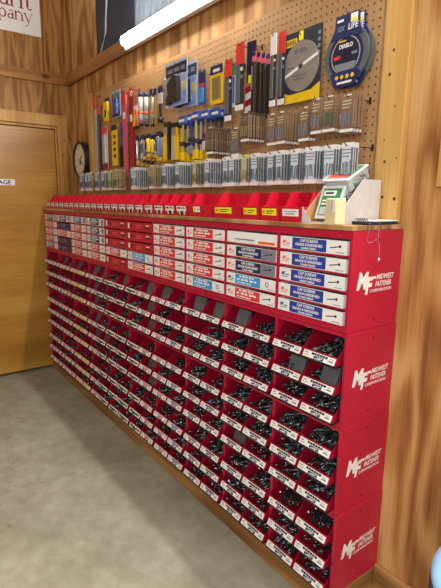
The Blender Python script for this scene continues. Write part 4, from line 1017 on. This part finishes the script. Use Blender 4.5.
screwdriver('slim white screwdriver, fifth past the deep red tool', 1.585, 1.805, -.08, .11, .036, 'whitep', foot='yellow')
screwdriver('thick grey screwdriver under navy header, sixth past the deep red tool', 1.65, 1.82, -.10, .15, .054, 'grey', foot='yellow')
@deep
def pliers(label, x, zt, y, h_, w_, k1, k2, group='yellow and black pliers'):
    t = pack('pliers', label, 'pliers', x, zt, y, True, group)
    plate(t, 'header', w_, -.018, .006, 'black', -.006, .001)
    m = MB().prism([(-w_ * .30, -.02), (w_ * .10, -.02), (-w_ * .06, -h_), (-w_ * .5, -h_)], 'y', -.014, -.001, k1); m.obj('handle', t)
    m = MB().prism([(w_ * .02, -.02), (w_ * .32, -.02), (w_ * .5, -h_), (w_ * .14, -h_)], 'y', -.010, .002, k2); m.obj('handle', t)
    plate(t, 'jaw', w_ * .5, -.055, -.02, 'steel', -.0165, -.0141)
    return t
pliers('yellow and black pliers pack, nearer the grey screwdriver', 1.747, 1.856, -.10, .185, .066, 'yellow', 'black')
pliers('yellow pliers pack with tan handle, beside the blue clamps', 1.828, 1.846, -.10, .18, .06, 'tan', 'yellow')
@deep
def clamp(label, x, zt, y, h_, k, foot, group='blue bar clamps'):
    t = pack('bar_clamp', label, 'clamp', x, zt, y, True, group)
    m = MB().bev(-.032, .032, -.012, .002, -.035, .006, 'bluepl', .003); m.box(-.026, .026, -.0126, -.012, -.022, -.010, 'white'); m.obj('jaw', t)
    plate(t, 'bar', .012, -h_ + .04, -.035, k, -.007, -.001); plate(t, 'grip', .034, -h_, -h_ + .045, foot, -.016, .004, r=.005); plate(t, 'slide', .04, -h_ * .55 - .02, -h_ * .55, 'charcoal', -.014, .002, r=.003)
    return t
clamp('bar clamp with silver bar and yellow grip, next to pliers', 1.902, 1.866, -.10, .212, 'tan', 'yellow')
clamp('bar clamp with blue-grey bar and dark grip, second from pliers', 1.956, 1.872, -.085, .19, 'bluepl', 'grey')
clamp('bar clamp with pale bar and yellow grip, third from pliers', 2.020, 1.872, -.10, .215, 'tan', 'yellow')
clamp('bar clamp with steel bar and white grip, fourth from pliers', 2.074, 1.874, -.08, .18, 'steel', 'whitep')
clamp('bar clamp with dark bar, last before the brown cards', 2.128, 1.876, -.06, .17, 'charcoal', 'navy')

# ================================================================== LIGHT
def area(name, loc, rot, sx, sy, power, col=(1, .965, .91)):
    l = bpy.data.lights.new(name, 'AREA'); l.shape = 'RECTANGLE'; l.size = sx; l.size_y = sy; l.energy = power; l.color = col
    o = bpy.data.objects.new(name, l); COL.objects.link(o); o.location = loc; o.rotation_euler = rot; return o
for lx_ in (3.08, 4.35, 5.65):                                                                   # further strip lamps along the same header
    area('strip_lamp_light', (lx_, -0.085, 2.385), (math.radians(-76), 0, 0), 1.2, 0.06, 28)
area('ceiling_lamp_light', (4.3, -1.7, 3.2), (0, 0, 0), 1.2, 0.3, 6)                             # shop lamp behind the camera
wl = area('front_fill_light', (4.9, -3.0, 2.0), (0, 0, 0), 1.8, 1.1, 48, (0.96, 0.98, 1.0))    # unseen fill light added behind the camera to brighten the rack front
wl.rotation_euler = (Vector((2.6, 0, 0.9)) - wl.location).to_track_quat('-Z', 'Z').to_euler()
wd = bpy.data.worlds.new('world'); SC.world = wd; wd.use_nodes = True
wd.node_tree.nodes['Background'].inputs[0].default_value = (1, .97, .94, 1); wd.node_tree.nodes['Background'].inputs[1].default_value = 0.05

# ================================================================== CAMERA
yaw, pitch, roll, f = 0.6443, 0.1972, 0.0118, 460.63
F = Vector((-math.cos(yaw) * math.cos(pitch), math.sin(yaw) * math.cos(pitch), -math.sin(pitch)))
r = F.cross(Vector((0, 0, 1))).normalized(); u = r.cross(F)
c_, s_ = math.cos(roll), math.sin(roll)
r, u = c_ * r + s_ * u, -s_ * r + c_ * u
cam = bpy.data.cameras.new('camera'); co = bpy.data.objects.new('camera', cam); COL.objects.link(co)
co.matrix_world = Matrix(((r.x, u.x, -F.x, 3.9684), (r.y, u.y, -F.y, -1.4083), (r.z, u.z, -F.z, 1.4532), (0, 0, 0, 1)))
cam.sensor_fit = 'VERTICAL'; cam.sensor_height = 36.0; cam.lens = f / 588 * 36.0
cam.clip_start = 0.02
SC.camera = co
SC.view_settings.view_transform = 'Standard'; SC.view_settings.look = 'None'; SC.view_settings.gamma = 1; SC.view_settings.exposure = 0.75
SC.cycles.use_denoising = True
